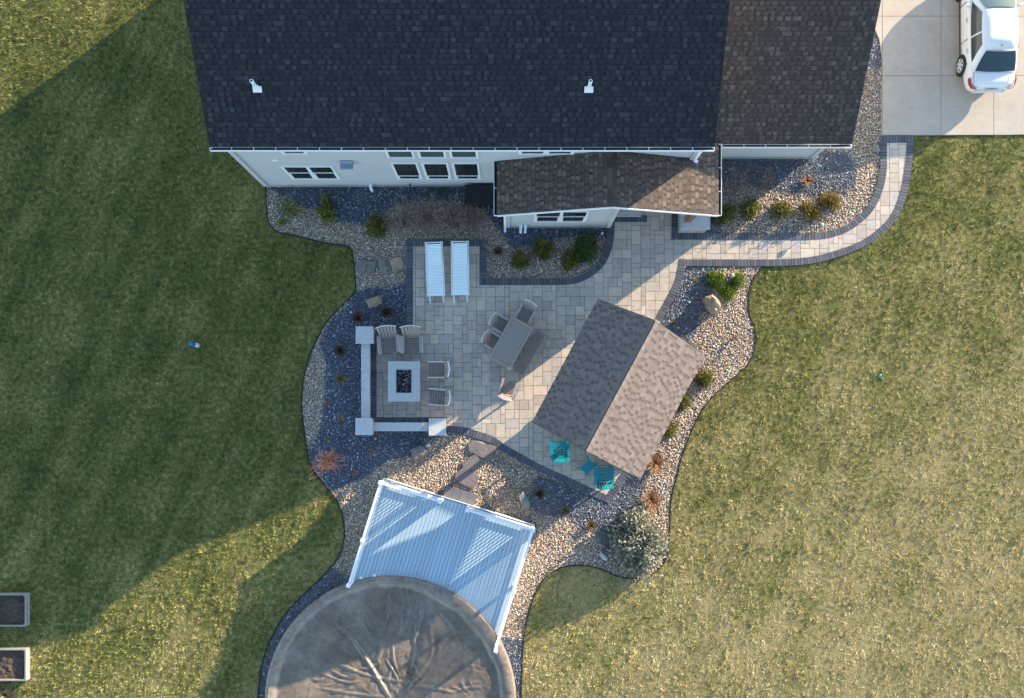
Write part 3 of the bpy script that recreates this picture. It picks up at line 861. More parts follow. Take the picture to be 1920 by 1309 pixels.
part(mb, 'fascia', M['cedar'], pav)
def inset(p, d=.32):
    v = (ctr-p); v.z = 0; return p + v.normalized()*d
posts = [inset(A,.5), inset(Cc,.5), inset(D,.42), inset(B,.5)]
rzp = math.atan2((A-B).y, (A-B).x)
for p in posts:
    mb = MB(); mb.box((p.x,p.y,1.24), (.15,.15,2.42), rz=rzp); mb.box((p.x,p.y,.14), (.24,.24,.2), rz=rzp); part(mb, 'post', M['cedar'], pav)
for i in range(4):
    p, q = posts[i], posts[(i+1)%4]
    mb = MB(); mb.bar((p.x,p.y,2.47), (q.x,q.y,2.47), .11, .14); part(mb, 'beam', M['cedar'], pav)
for mid in (E+(F_-E)*.06, F_+(E-F_)*.06):
    mb = MB(); mb.bar((mid.x,mid.y,2.4), (mid.x,mid.y,3.78), .16, .16); part(mb, 'king_post', M['cedar'], pav)
s0 = posts[0].lerp(posts[1], .56)
for p, q in ((s0, posts[1]), (posts[1], posts[2])):
    mb = MB(); d = (q-p); d.z = 0; L = d.length; k = int(L/.14); d.normalize()
    for i in range(k):
        a = p+d*(L*(i+.03)/k); b = p+d*(L*(i+.97)/k); mb.bar((a.x,a.y,.85), (b.x,b.y,.85), .03, 1.50)
    e = p+d*.05; g = q-d*.05
    mb.bar((e.x,e.y,.85), (g.x,g.y,.85), .016, 1.44)
    part(mb, 'privacy_screen', M['cedar'], pav)

# ------------------------------------------------------------------ pool deck
DZ = .45
O = P(718, 896.4, DZ); U_ = (P(1003,985,DZ)-O); LU = U_.length; U_.normalize(); V_ = Vector((U_.y, -U_.x, 0))
def dk(u, v, z=0): return O + U_*u + V_*v + Vector((0,0,z))
deck = thing('pool_deck', 'raised blue grey board deck with white railings meeting the round pool', 'deck', (*dk(LU/2, 1.6, -DZ).xy, 0))
rzd = math.atan2(U_.y, U_.x)
pcu, pcv = (POOL_C-O).dot(U_), Vector((POOL_C.x-O.x, POOL_C.y-O.y, 0)).dot(V_)
pcu = Vector((POOL_C.x-O.x, POOL_C.y-O.y, 0)).dot(U_)
mb = MB(); bw = .128
nb_ = int((LU-.08)/bw)
for i in range(nb_):
    u0 = .04+i*(LU-.08)/nb_; u1 = u0+(LU-.08)/nb_-.010; uc = (u0+u1)/2
    dd = (POOL_R+.03)**2 - (uc-pcu)**2
    v1 = 4.75
    if dd > 0: v1 = min(v1, pcv-math.sqrt(dd))
    if u0 < .15: v1 = min(v1, 4.0)
    if v1 > .1:
        a, b = dk(uc, .05), dk(uc, v1)
        mb.bar(a-Vector((0,0,.015)), b-Vector((0,0,.015)), u1-u0, .03)
part(mb, 'decking', M['deckb'], deck)
mb = MB()
mb.bar(dk(0,.012,-.16), dk(LU,.012,-.16), .024, .36); mb.bar(dk(.012,0,-.16), dk(.012,3.95,-.16), .024, .36); mb.bar(dk(LU-.012,0,-.16), dk(LU-.012,4.7,-.16), .024, .36)
part(mb, 'fascia', M['vinyl'], deck)
mb = MB()
for u in range(1, 6): mb.box(dk(u*LU/6, 1.3, -.25), (.1,.1,.4), rz=rzd)
mb.bar(dk(.1,1.3,-.1), dk(LU-.1,1.3,-.1), .05, .14)
part(mb, 'joist', M['cedar'], deck)
RH = .95
bal = None
def rail_post(u, v):
    mb = MB(); c = dk(u, v); mb.box(c+Vector((0,0,.50)), (.10,.10,1.0), rz=rzd)
    o = part(mb, 'railing_post', M['vinyl'], deck)
    mb = MB(); mb.box(c+Vector((0,0,1.01)), (.14,.14,.03), rz=rzd); mb.box(c+Vector((0,0,1.035)), (.09,.09,.03), rz=rzd); part(mb, 'post_cap', M['vinyl'], o)
def railing(a, b):
    global bal
    d = b-a; L = d.length; d.normalize()
    mb = MB()
    mb.bar(a+d*.05+Vector((0,0,RH)), b-d*.05+Vector((0,0,RH)), .070, .05); mb.bar(a+d*.05+Vector((0,0,RH-.05)), b-d*.05+Vector((0,0,RH-.05)), .045, .05)
    o = part(mb, 'railing', M['vinyl'], deck)
    mb = MB(); mb.bar(a+d*.05+Vector((0,0,.11)), b-d*.05+Vector((0,0,.11)), .045, .07); part(mb, 'bottom_rail', M['vinyl'], o)
    k = int((L-.1)/.118)
    for i in range(k):
        p = a+d*(.05+(L-.1)*(i+.5)/k)
        if bal is None:
            m_ = MB(); m_.box((0,0,(RH+.1)/2), (.034,.034,RH-.16), rz=rzd); bb = m_.build('baluster', M['vinyl'], o); bal = bb
        else:
            bb = bal.copy(); COL.objects.link(bb); bb.parent = o
        bb.location = p
for u, v in ((.07,.09),(2.20,.09),(3.16,.09),(LU-.07,.09),(.07,2.13),(.07,3.72),(LU-.07,2.25),(LU-.07,4.35)): rail_post(u, v)
for p, q in (((.07,.09),(2.20,.09)),((3.16,.09),(LU-.07,.09)),((.07,.09),(.07,2.13)),((.07,2.13),(.07,3.72)),((LU-.07,.09),(LU-.07,2.25)),((LU-.07,2.25),(LU-.07,4.35))):
    railing(dk(*p), dk(*q))
for px, py in ((677,1084),(702,1079.5)):
    c = P(px,py,DZ); mb = MB(); mb.lathe([(.055,0),(.055,.02),(.03,.03)], c, 14); part(mb, 'deck_disc', M['vinyl'], deck)
# step at the gate
s0 = dk(2.28, -.36, -.22); 
stp = thing('deck_step', 'grey board step leading from the gravel up to the deck gate', 'step', (*dk(2.75,-.2,-DZ).xy, 0))
mb = MB()
for i in range(4): 
    u0 = 2.18+i*.285; mb.bar(dk(u0+.14,-.40,-.20), dk(u0+.14,-.02,-.20), .278, .04)
part(mb, 'tread', M['step'], stp)
mb = MB(); mb.bar(dk(2.2,-.37,-.335), dk(3.3,-.37,-.335), .03, .23); mb.bar(dk(2.2,-.37,-.335), dk(2.2,-.03,-.335), .03, .23); mb.bar(dk(3.3,-.37,-.335), dk(3.3,-.03,-.335), .03, .23); part(mb, 'riser', M['step'], stp)

# ------------------------------------------------------------------ pool
pool = thing('swimming_pool', 'round pool closed for winter under a wrinkled taupe cover', 'pool', (POOL_C.x, POOL_C.y, 0))
mb = MB(); mb.lathe([(POOL_R-.02,.5),(POOL_R-.02,.0),(POOL_R-.04,.0),(POOL_R-.04,.5)], (POOL_C.x,POOL_C.y,0), 96); mb.f = mb.f[:-2]; mb.m = mb.m[:-2]; part(mb, 'pool_wall', M['hood'], pool, smooth=True)
nr_, nt_ = 150, 420
rs = np.concatenate([np.linspace(.02, POOL_R-.6, 90), np.linspace(POOL_R-.59, POOL_R+.06, 60)])
AA, RR = np.meshgrid(2*np.pi*np.arange(nt_)/nt_, rs); XX = RR*np.cos(AA); YY = RR*np.sin(AA)
def nz(f, sc, off): return np.array([[f((x*sc+off, y*sc, off)) for x, y in zip(a, b)] for a, b in zip(XX, YY)])
big = nz(lambda p: mnoise.fractal(p, 1, 2, 3), .75, 2); mid = nz(mnoise.noise, 2.1, 7); ang = np.array([mnoise.noise((math.cos(a)*3.5, math.sin(a)*3.5, 3)) + .6*mnoise.noise((math.cos(a)*9, math.sin(a)*9, 5)) for a in AA[0]])[None]
Zi = .36 + .09*(RR/POOL_R)**2 + .050*big + .022*np.maximum(0, 1-np.abs(mid)*5)**1.5*np.clip(big+.4, 0, 1)
FOLDS = [([(735,1098),(726,1150),(713,1192)],.13,.045), ([(762,1098),(769,1130),(757,1178)],.12,.045), ([(795,1122),(788,1160),(774,1208)],.12,.05),
 ([(622,1158),(662,1202),(688,1232)],.085,.045), ([(664,1208),(696,1252),(732,1312)],.095,.06), ([(700,1135),(690,1168),(700,1178)],.09,.045), ([(756,1150),(752,1185),(740,1200)],.11,.045),
 ([(722,1195),(712,1225),(706,1238)],.085,.07), ([(806,1172),(808,1230),(776,1270)],.05,.05), ([(845,1240),(800,1268),(766,1302)],.05,.04), ([(560,1228),(600,1262),(640,1278)],.035,.04),
 ([(640,1250),(700,1270),(760,1280)],.045,.05), ([(780,1190),(776,1230),(770,1262)],.06,.045), ([(850,1300),(810,1290),(770,1288)],.05,.04), ([(590,1290),(650,1300),(720,1309)],.04,.05),
 ([(660,1150),(640,1190),(650,1215)],.035,.05), ([(820,1140),(850,1175),(862,1215)],.045,.07), ([(870,1130),(905,1180),(925,1250)],.03,.06), ([(735,1200),(738,1240),(746,1262)],.05,.04), ([(610,1210),(580,1240),(570,1280)],.03,.06)]
rr = random.Random(17)
for i in range(85):
    px, py = rr.uniform(520, 940), rr.uniform(1115, 1400); L = rr.uniform(14, 55)
    dx, dy = 768-px+rr.uniform(-60, 60), 1275-py+rr.uniform(-60, 60); dl = math.hypot(dx, dy)+1
    FOLDS.append(([(px, py), (px+dx/dl*L*.5+rr.uniform(-5, 5), py+dy/dl*L*.5+rr.uniform(-5, 5)), (px+dx/dl*L, py+dy/dl*L)], rr.uniform(.02, .07), rr.uniform(.025, .055)))
for pts, amp, wd in FOLDS:
    q = smooth_line([(P(a, b, .45).x-POOL_C.x, P(a, b, .45).y-POOL_C.y) for a, b in pts], 4)
    dmin = np.full(XX.shape, 9.0); tt = np.zeros(XX.shape)
    for k, ((x0, y0), (x1, y1)) in enumerate(zip(q, q[1:])):
        L2 = (x1-x0)**2+(y1-y0)**2+1e-9
        t = np.clip(((XX-x0)*(x1-x0)+(YY-y0)*(y1-y0))/L2, 0, 1)
        d = np.hypot(XX-x0-t*(x1-x0), YY-y0-t*(y1-y0)); m_ = d < dmin
        dmin = np.where(m_, d, dmin); tt = np.where(m_, (k+t)/(len(q)-1), tt)
    taper = np.sin(np.clip(tt*.9+.05, 0, 1)*np.pi)**.6
    Zi = Zi + amp*taper*(np.exp(-(dmin/wd)**2) - .45*np.exp(-(dmin/(wd*3))**2))
Q = POOL_R - RR
rim = .17 + .20*np.maximum(0, np.cos(AA-.5))**2 + .05*ang
crk = (.012*np.sin(AA*210+5*np.array([mnoise.noise((a*9, 0, 0)) for a in AA[0]])[None]) + .012*np.sin(AA*83+RR*3))*np.clip(1-np.abs(Q-.09)/.22, 0, 1)
top = .60 + .025*ang + crk
t = np.clip((rim+.20+.05*mid-Q)/(.20+.05*mid), 0, 1); t = t*t*(3-2*t)
Z = np.where(Q > rim, Zi + (top-.03-Zi)*t, np.where(Q > 0, top-.03*((Q-rim*.5)/(rim*.5))**2, top-.03-np.minimum(.14, (np.maximum(-Q, 0)/.06)**1.5*.14)))
vs = [(POOL_C.x+x, POOL_C.y+y, z) for x, y, z in zip(XX.ravel(), YY.ravel(), Z.ravel())]
mb = MB()
fs = [(i*nt_+j, (i)*nt_+(j+1)%nt_, (i+1)*nt_+(j+1)%nt_, (i+1)*nt_+j) for i in range(len(rs)-1) for j in range(nt_)]
fs = [f[::-1] for f in fs] + [tuple(range(nt_-1,-1,-1))]
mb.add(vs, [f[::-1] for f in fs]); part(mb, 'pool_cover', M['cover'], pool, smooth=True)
mb = MB(); rr = random.Random(3)
def cover_z(x, y): 
    r = math.hypot(x-POOL_C.x, y-POOL_C.y); a = math.atan2(y-POOL_C.y, x-POOL_C.x) % (2*PI)
    i = int(np.searchsorted(rs, r)); j = int(a/(2*PI)*nt_) % nt_
    return vs[min(i, len(rs)-1)*nt_+j][2]
for i in range(150):
    if i < 95: px, py = 768+rr.gauss(0,7)+rr.choice((-6,0,9)), 1268+rr.gauss(0,17)
    else: px, py = rr.uniform(560,900), rr.uniform(1130,1309)
    c = P(px, py, .42); z = cover_z(c.x, c.y)+.012; s = rr.uniform(.02,.06) if i < 95 else rr.uniform(.012,.03); a = rr.uniform(0, PI)
    mb.box((c.x,c.y,z), (s*1.6,s,.012), rz=a)
tag(mb.build('wet_leaves', M['soilw'] if 'soilw' in M else M['timber']), 'wet brown leaves scattered on the taupe pool cover', 'leaves', kind='stuff')

# ------------------------------------------------------------------ stone seating wall
sw = thing('seating_wall', 'low L shaped stone seating wall with three capped pillars around the fire table', 'stone wall', (*P(684,716).xy, .03))
def rect(px0, py0, px1, py1, z): 
    a, b = P(px0, py1, z), P(px1, py0, z); return (a.x, a.y, b.x, b.y)
for r_ in ((677.3,640,693.3,790,.55), (690,792.3,810,808.6,.55)):
    x0, y0, x1, y1 = rect(*r_)
    mb = MB(); mb.prism([(x0+.02,y0+.02),(x1-.02,y0+.02),(x1-.02,y1-.02),(x0+.02,y1-.02)], .0, .48); o = part(mb, 'wall', M['block'], sw)
    mb = MB(); n = 5 if y1-y0 > 1 else 2
    for i in range(n):
        if y1-y0 > 1: mb.box(((x0+x1)/2, y0+(y1-y0)*(i+.5)/n, .515), (x1-x0, (y1-y0)/n-.006, .07))
        else: mb.box((x0+(x1-x0)*(i+.5)/n, (y0+y1)/2, .515), ((x1-x0)/n-.006, y1-y0, .07))
    part(mb, 'cap', M['cap'], o)
for r_ in ((666.8,612,700,644.3,.82), (666.3,784,698.8,816,.82), (804,784.3,836.5,816.8,.82)):
    x0, y0, x1, y1 = rect(*r_); k = .045
    mb = MB(); mb.prism([(x0+k,y0+k),(x1-k,y0+k),(x1-k,y1-k),(x0+k,y1-k)], 0, .75); o = part(mb, 'pillar', M['block'], sw)
    mb = MB(); mb.box(((x0+x1)/2,(y0+y1)/2,.785), (x1-x0,y1-y0,.07)); part(mb, 'cap', M['cap'], o)

# fire table
x0, y0, x1, y1 = rect(727.2,677.6,787.8,753,.62); cx, cy = (x0+x1)/2, (y0+y1)/2
h0, k0, h1, k1 = rect(743,693.4,771.6,736.8,.60)
ft = thing('fire_table', 'rectangular fire table with pale stone top and black lava rock in its burner', 'fire table', (cx,cy,.05))
mb = MB(); mb.box((cx,cy,.31), (x1-x0-.16,y1-y0-.16,.52)); part(mb, 'base', M['block'], ft)
mb = MB()
for a in ([(x0,y0),(x1,y0),(h1,k0),(h0,k0)], [(x1,y0),(x1,y1),(h1,k1),(h1,k0)], [(x1,y1),(x0,y1),(h0,k1),(h1,k1)], [(x0,y1),(x0,y0),(h0,k0),(h0,k1)]):
    mb.prism(a, .571, .62)
part(mb, 'tabletop', M['firetop'], ft)
mb = MB(); t_ = .014
for a, b in (((h0,k0),(h1,k0)),((h1,k0),(h1,k1)),((h1,k1),(h0,k1)),((h0,k1),(h0,k0))): mb.bar((*a,.622), (*b,.622), .016, .008)
part(mb, 'burner_frame', M['lamp'], ft)
mb = MB(); rr = random.Random(9)
for i in range(420):
    s = rr.uniform(.018,.034); c = (rr.uniform(h0+.02,h1-.02), rr.uniform(k0+.02,k1-.02), .585+rr.uniform(0,.02))
    mb.add([(c[0]+s*a*rr.uniform(.7,1.2), c[1]+s*b*rr.uniform(.7,1.2), c[2]+s*d*.8) for a, b, d in OCT], [tuple(f) for f in OCF])
part(mb, 'lava_rock', M['lava'], ft)

# ------------------------------------------------------------------ slatted chairs (local: faces +y)
def slat_chair(label, cat_kind, m, md, me_, w=.54, depth=.50, back_h=.92, arms=True, group=None, seat_h=.42, lean=.16, flare=0.0, armw=.07):
    t = thing(cat_kind, label, 'chair', group=group)
    mb = MB(); n = 6
    for i in range(n):
        y = -depth/2 + depth*(i+.5)/n; mb.box((0, y, seat_h + .02*(i/n)), (w-.06, depth/n-.012, .022))
    part(mb, 'seat', md, t)
    mb = MB(); n = 6; yb = -depth/2
    for i in range(n):
        x = (i-(n-1)/2)/n*(w-.04); q = (i-(n-1)/2)/(n/2)
        bow = .045*(1-q*q)
        mb.bar((x, yb-bow+.02, seat_h), (x*(1+flare), yb-lean-bow*1.2, back_h-.03*abs(q)), (w-.04)/n-.016, .018, up=(0,1,0))
    o = part(mb, 'backrest', m, t)
    mb = MB()
    for i in range(8):
        def cp(s): 
            q = (s-4)/4; return Vector((q*w/2*(1+flare), yb-lean-.055*(1-q*q)-.005, back_h+.03-.04*q*q))
        mb.bar(cp(i), cp(i+1), .034, .05)
    part(mb, 'top_rail', me_, o)
    for s in (-1, 1):
        mb = MB(); mb.box((s*(w/2-.01), -.01, seat_h+.21), (armw, depth+.10, .026)); mb.box((s*(w/2-.01+armw/2-.008), -.01, seat_h+.222), (.014, depth+.08, .006), m=1); part(mb, 'arm', [m, me_], t)  # thin strip on the arm stands in for its edge highlight
        mb = MB(); mb.box((s*(w/2-.02), depth/2-.03, (seat_h+.2)/2), (.045,.055,seat_h+.2)); part(mb, 'leg', m, t)
        mb = MB(); mb.bar((s*(w/2-.02), -depth/2-.10, 0), (s*(w/2-.02), -depth/2+.01, seat_h+.20), .045, .055); part(mb, 'leg', m, t)
        mb = MB(); mb.box((s*(w/2-.045), 0, seat_h-.04), (.03, depth, .06)); part(mb, 'apron', m, t)
    return t

def pose(px, py, face, z=.05, h=.45):
    """centre pixel of the seat at height h, facing direction in the picture (dx, dy down)"""
    p = P(px, py, h); return (p.x, p.y, z), math.atan2(-face[1], face[0]) - PI/2

g1 = 'slatted armchairs at the dining table'
ch = slat_chair('taupe slatted armchair at the upper end of the dining table', 'dining_chair', M['poly'], M['polyd'], M['polyl'], w=.50, depth=.44, group=g1)
loc, rz = pose(984.5, 590.5, (-44,79)); ch.location = loc; ch.rotation_euler.z = rz
loc, rz = pose(942, 611, (79,46)); dup(ch, loc, rz, 'taupe slatted armchair tucked under the long side of the table, nearer the loungers')
loc, rz = pose(928, 643, (79,46)); dup(ch, loc, rz, 'taupe slatted armchair tucked under the long side of the table, nearer the fire table')
loc, rz = pose(953, 727, (32,-95)); dup(ch, loc, rz, 'taupe slatted armchair standing alone on the sunlit paving below the dining table')
g2 = 'upright armchairs beside the fire table'
fc = slat_chair('grey upright armchair facing the fire table squarely from the right', 'fireside_chair', M['poly'], M['polyd'], M['slingf'], w=.54, depth=.52, group=g2, armw=.055)
loc, rz = pose(818.5, 694, (-1,0)); fc.location = loc; fc.rotation_euler.z = rz
loc, rz = pose(820, 745, (-41,-4)); dup(fc, loc, rz, 'grey upright armchair right of the fire table, slightly turned, nearest the corner pillar')
g3 = 'reclined garden chairs above the fire table'
ac = slat_chair('grey reclined garden chair beside the upper pillar of the seating wall', 'adirondack_chair', M['poly'], M['polyd'], M['polyl'], w=.66, depth=.52, back_h=.95, group=g3, seat_h=.36, lean=.30, flare=.10, armw=.13)
loc, rz = pose(730, 647, (4,40)); ac.location = loc; ac.rotation_euler.z = rz
loc, rz = pose(773, 647, (1,40)); dup(ac, loc, rz, 'grey reclined garden chair at the patio corner, right of its twin')
g4 = 'teal armchairs by the pavilion'
tc = slat_chair('teal slatted armchair nearest the pavilion roof, fully in shade', 'garden_chair', M['teal'], M['teal'], M['teal'], w=.60, depth=.50, group=g4, armw=.10, back_h=.88)
loc, rz = pose(1049, 841, (-4,-40)); tc.location = loc; tc.rotation_euler.z = rz
loc, rz = pose(1131, 890, (-3,-40)); dup(tc, loc, rz, 'teal slatted armchair at the lower corner of the patio with a sunlit back')

# teal side table
p = P(1102.5, 875, .48)
st_ = thing('side_table', 'small teal side table with splayed legs between the two teal chairs', 'side table', (p.x, p.y, .05), math.atan2(-90,130))
mb = MB()
for i in range(4): mb.box((-.12+i*.08, 0, .43), (.076, .46, .025))
st_.rotation_euler.z = math.atan2(190, 150) - PI/2
top = mb.build('tabletop', M['teal'], st_)
for sx in (-1,1):
    for sy in (-1,1):
        mb = MB(); mb.bar((sx*.12,sy*.17,.42), (sx*.22,sy*.27,0), .04, .04); mb.build('leg', M['teal'], st_)

# dining table and bench
p = P(958, 643, .75); ang = math.atan2(79, 44)
dt = thing('dining_table', 'rectangular taupe slatted dining table in the middle of the patio', 'dining table', (p.x,p.y,.05), ang)
TL, TW = 1.66, .87
mb = MB()
for i in range(7): 
    w_ = (TW-.22)/7; mb.box((0, -TW/2+.11+w_*(i+.5), .70), (TL-.22, w_-.010, .03))
for s in (-1,1): mb.box((0, s*(TW/2-.052), .70), (TL-.212, .10, .034)); mb.box((s*(TL/2-.052), 0, .70), (.10, TW, .034))
mb.build('tabletop', M['poly'], dt)
mb = MB(); mb.box((0,0,.64), (TL-.2,TW-.2,.07)); mb.build('apron', M['polyd'], dt)
for sx in (-1,1):
    for sy in (-1,1):
        mb = MB(); mb.box((sx*(TL/2-.14), sy*(TW/2-.12), .33), (.09,.09,.66)); mb.build('leg', M['polyd'], dt)
p = P(993.5, 661, .45)
bt = thing('bench', 'long narrow taupe slatted bench beside the dining table', 'bench', (p.x,p.y,.05), ang-.01)
mb = MB()
for i in range(3): mb.box((0, -.112+i*.112, .42), (1.62, .104, .03))
mb.build('seat', M['polyd'], bt)
for s in (-1,1):
    mb = MB(); mb.box((s*.66, 0, .20), (.08,.26,.40)); mb.build('leg', M['polyd'], bt)
mb = MB(); mb.box((0,0,.16), (1.3,.06,.06)); mb.build('stretcher', M['polyd'], bt)

# sun loungers (local: head at +y)
def lounger(label):
    t = thing('sun_lounger', label, 'sun lounger', group='white sun loungers')
    W, L = .59, 1.90
    def zprof(y): return .33 + max(0, y-.10)*.14
    mb = MB()
    for s in (-1,1):
        mb.bar((s*W/2,-L/2,.33), (s*W/2,.10,.33), .04, .04); mb.bar((s*W/2,.10,.33), (s*W/2,L/2,.33), .04, .04)
        mb.bar((s*(W/2-.045),.10,.345), (s*(W/2-.045),L/2-.06,.345+.13), .03, .03)
    for y in (-L/2+.02, L/2-.05): mb.bar((-W/2,y,zprof(y)), (W/2,y,zprof(y)), .035, .035)
    mb.build('frame', M['slingf'], t)
    mb = MB(); n = 34
    for i in range(n):
        y0 = -L/2+.03+(L-.13)*i/n; y1 = -L/2+.03+(L-.13)*(i+1)/n-.010
        mb.add([(-W/2+.03,y0,zprof(y0)+.022),(W/2-.03,y0,zprof(y0)+.022),(W/2-.03,y1,zprof(y1)+.030),(-W/2+.03,y1,zprof(y1)+.030),
                (-W/2+.03,y1,zprof(y1)+.01),(W/2-.03,y1,zprof(y1)+.01)], [(0,1,2,3),(3,2,5,4)])
    mb.build('sling', M['sling'], t)
    for s in (-1,1):
        mb = MB(); mb.bar((s*(W/2-.06),-L/2+.05,.32), (s*(W/2-.06),-L/2-.20,0), .04, .03); mb.build('leg', M['slingf'], t)
        mb = MB(); mb.bar((s*(W/2-.06),L/2-.02,.32), (s*(W/2-.06),L/2+.07,0), .04, .03); mb.build('leg', M['slingf'], t)
    return t
lg = lounger('white slatted sun lounger on the patio, the left and slightly tilted one of the pair')
c = P(815.7, 504.5, .34); lg.location = (c.x,c.y,.05); lg.rotation_euler.z = R(2.5)
c = P(862.8, 503, .34); dup(lg, (c.x,c.y,.05), R(.5), 'white slatted sun lounger on the patio, the right and squarely placed one of the pair')

# ------------------------------------------------------------------ car (local: rear at y=0, nose at +y)
cx_ = P(1791.5, 124, 0).x + .865
car = thing('parked_car', 'white four door saloon car parked on the concrete drive', 'car', (cx_, P(1850,172.5,.5).y, .05), R(.6))
hw = .865
st = [(0,.55,.66,.34),(.07,.72,.88,.28),(.28,.80,.935,.22),(.9,.845,.955,.20),(1.7,hw,.955,.19),(2.5,hw,.95,.19),(3.2,.855,.93,.20),(3.8,.83,.86,.22),(4.25,.74,.76,.25),(4.42,.55,.62,.32)]
mb = MB(); loops = []
for y, h, zd, zb in st:
    half = [(h*.86,zb),(h*.98,zb+.14),(h,.52 if zd > .7 else (zb+zd)/2),(h*.985,max(zd-.16,(zb+zd)/2+.03)),(h*.93,zd-.035),(h*.5,zd),(0,zd+.005)]
    lp = [(x,y,z) for x, z in half] + [(-x,y,z) for x, z in half[-2::-1]]
    loops.append(lp)
n = len(loops[0]); mb.v = [p for l in loops for p in l]
mb.f = [(i*n+j, i*n+j+1, (i+1)*n+j+1, (i+1)*n+j) for i in range(len(st)-1) for j in range(n-1)]
mb.f += [tuple(range(n)), tuple(range((len(st)-1)*n, len(st)*n))[::-1]] + [(i*n, (i+1)*n, (i+1)*n+n-1, i*n+n-1) for i in range(len(st)-1)]
mb.f = [f[::-1] for f in mb.f]; mb.m = [0]*len(mb.f)
body = mb.build('body', M['paint'], car, smooth=True)
sb = body.modifiers.new('s', 'SUBSURF'); sb.levels = 2; sb.render_levels = 2
# greenhouse: roof shell with pillars
bt_ = [(.74,.52),(.80,1.0),(.80,2.4),(.72,3.30)]      # (half width, y) at belt line
tp_ = [(.53,1.14),(.575,1.5),(.575,2.1),(.53,2.44)]   # at the roof
zb_, zt_ = .93, 1.41
mb = MB()
for lev in range(5):
    f = lev/4; 
    for (bx,by),(tx,ty) in zip(bt_, tp_):
        bul = .03*math.sin(f*PI)
        mb.v.append((bx+(tx-bx)*f+bul, by+(ty-by)*f, zb_+(zt_-zb_)*f))
    for (bx,by),(tx,ty) in list(zip(bt_, tp_))[::-1]:
        bul = .03*math.sin(f*PI)
        mb.v.append((-(bx+(tx-bx)*f+bul), by+(ty-by)*f, zb_+(zt_-zb_)*f))
mb.f = [(l*8+j, l*8+(j+1)%8, l*8+8+(j+1)%8, l*8+8+j) for l in range(4) for j in range(8)]
o_ = len(mb.v)
for f in (.5,): 
    pass
mb.v += [(.30,1.10,1.435),(.33,1.5,1.455),(.33,2.1,1.455),(.30,2.46,1.435),(-.30,2.46,1.435),(-.33,2.1,1.455),(-.33,1.5,1.455),(-.30,1.10,1.435)]
for j in range(3): mb.f.append((32+j, 33+j, o_+j+1, o_+j)); mb.f.append((o_+j, o_+j+1, o_+6-j, o_+7-j)); mb.f.append((o_+4+j, 36+j, 37+j, o_+5+j)[::-1])
mb.f.append((32, o_, o_+7, 39)); mb.f.append((35, 36, o_+4, o_+3))
mb.m = [0]*len(mb.f)
rf = mb.build('roof', M['paint'], car, smooth=True)
bm = bmesh.new(); bm.from_mesh(rf.data); bmesh.ops.recalc_face_normals(bm, faces=bm.faces); bm.to_mesh(rf.data); bm.free()
def gl(f, i, j, s0, s1, off=.012):
    pass
def shell(i, f, sgn=1, off=.012):
    (bx,by),(tx,ty) = bt_[i], tp_[i]; return Vector((sgn*(bx+(tx-bx)*f+.03*math.sin(f*PI)), by+(ty-by)*f, zb_+(zt_-zb_)*f))
def grid_pane(name, fn, nu=8, nv=5):
    mb = MB(); mb.v = [tuple(fn(u/nu, v/nv)) for v in range(nv+1) for u in range(nu+1)]
    mb.f = [(v*(nu+1)+u, v*(nu+1)+u+1, (v+1)*(nu+1)+u+1, (v+1)*(nu+1)+u) for v in range(nv) for u in range(nu)]; mb.m = [0]*len(mb.f)
    return mb.build(name, M['carglass'], car, smooth=True)
def rearw(u, v):
    f = .06+v*.86; p = shell(0, f); x = (u-.5)*2*(p.x-.055); c = (1-((u-.5)*2)**2)*.06
    return (x, p.y-.02-c*.6, p.z+.012+c*.25)
grid_pane('rear_window', rearw)
def wind(u, v):
    f = .05+v*.88; p = shell(3, f); x = (u-.5)*2*(p.x-.05); c = (1-((u-.5)*2)**2)*.06
    return (x, p.y+.02+c*.6, p.z+.012+c*.25)
grid_pane('windscreen', wind)
for sgn in (-1, 1):
    def sidew(y0b, y1b, y0t, y1t):
        def fn(u, v):
            f = .08+v*.80; x = .80+(.575-.80)*f+.03*math.sin(f*PI)+.014
            y = (y0b+(y0t-y0b)*v)*(1-u)+(y1b+(y1t-y1b)*v)*u
            if y < 1.0+.4*f: x -= (1.0+.4*f-y)*.09
            if y > 2.4: x -= (y-2.4)*.10
            return (sgn*x, y, zb_+(zt_-zb_)*f)
        return fn
    grid_pane('side_window', sidew(.84,1.66,1.30,1.70)); grid_pane('side_window', sidew(1.72,2.95,1.76,2.42))
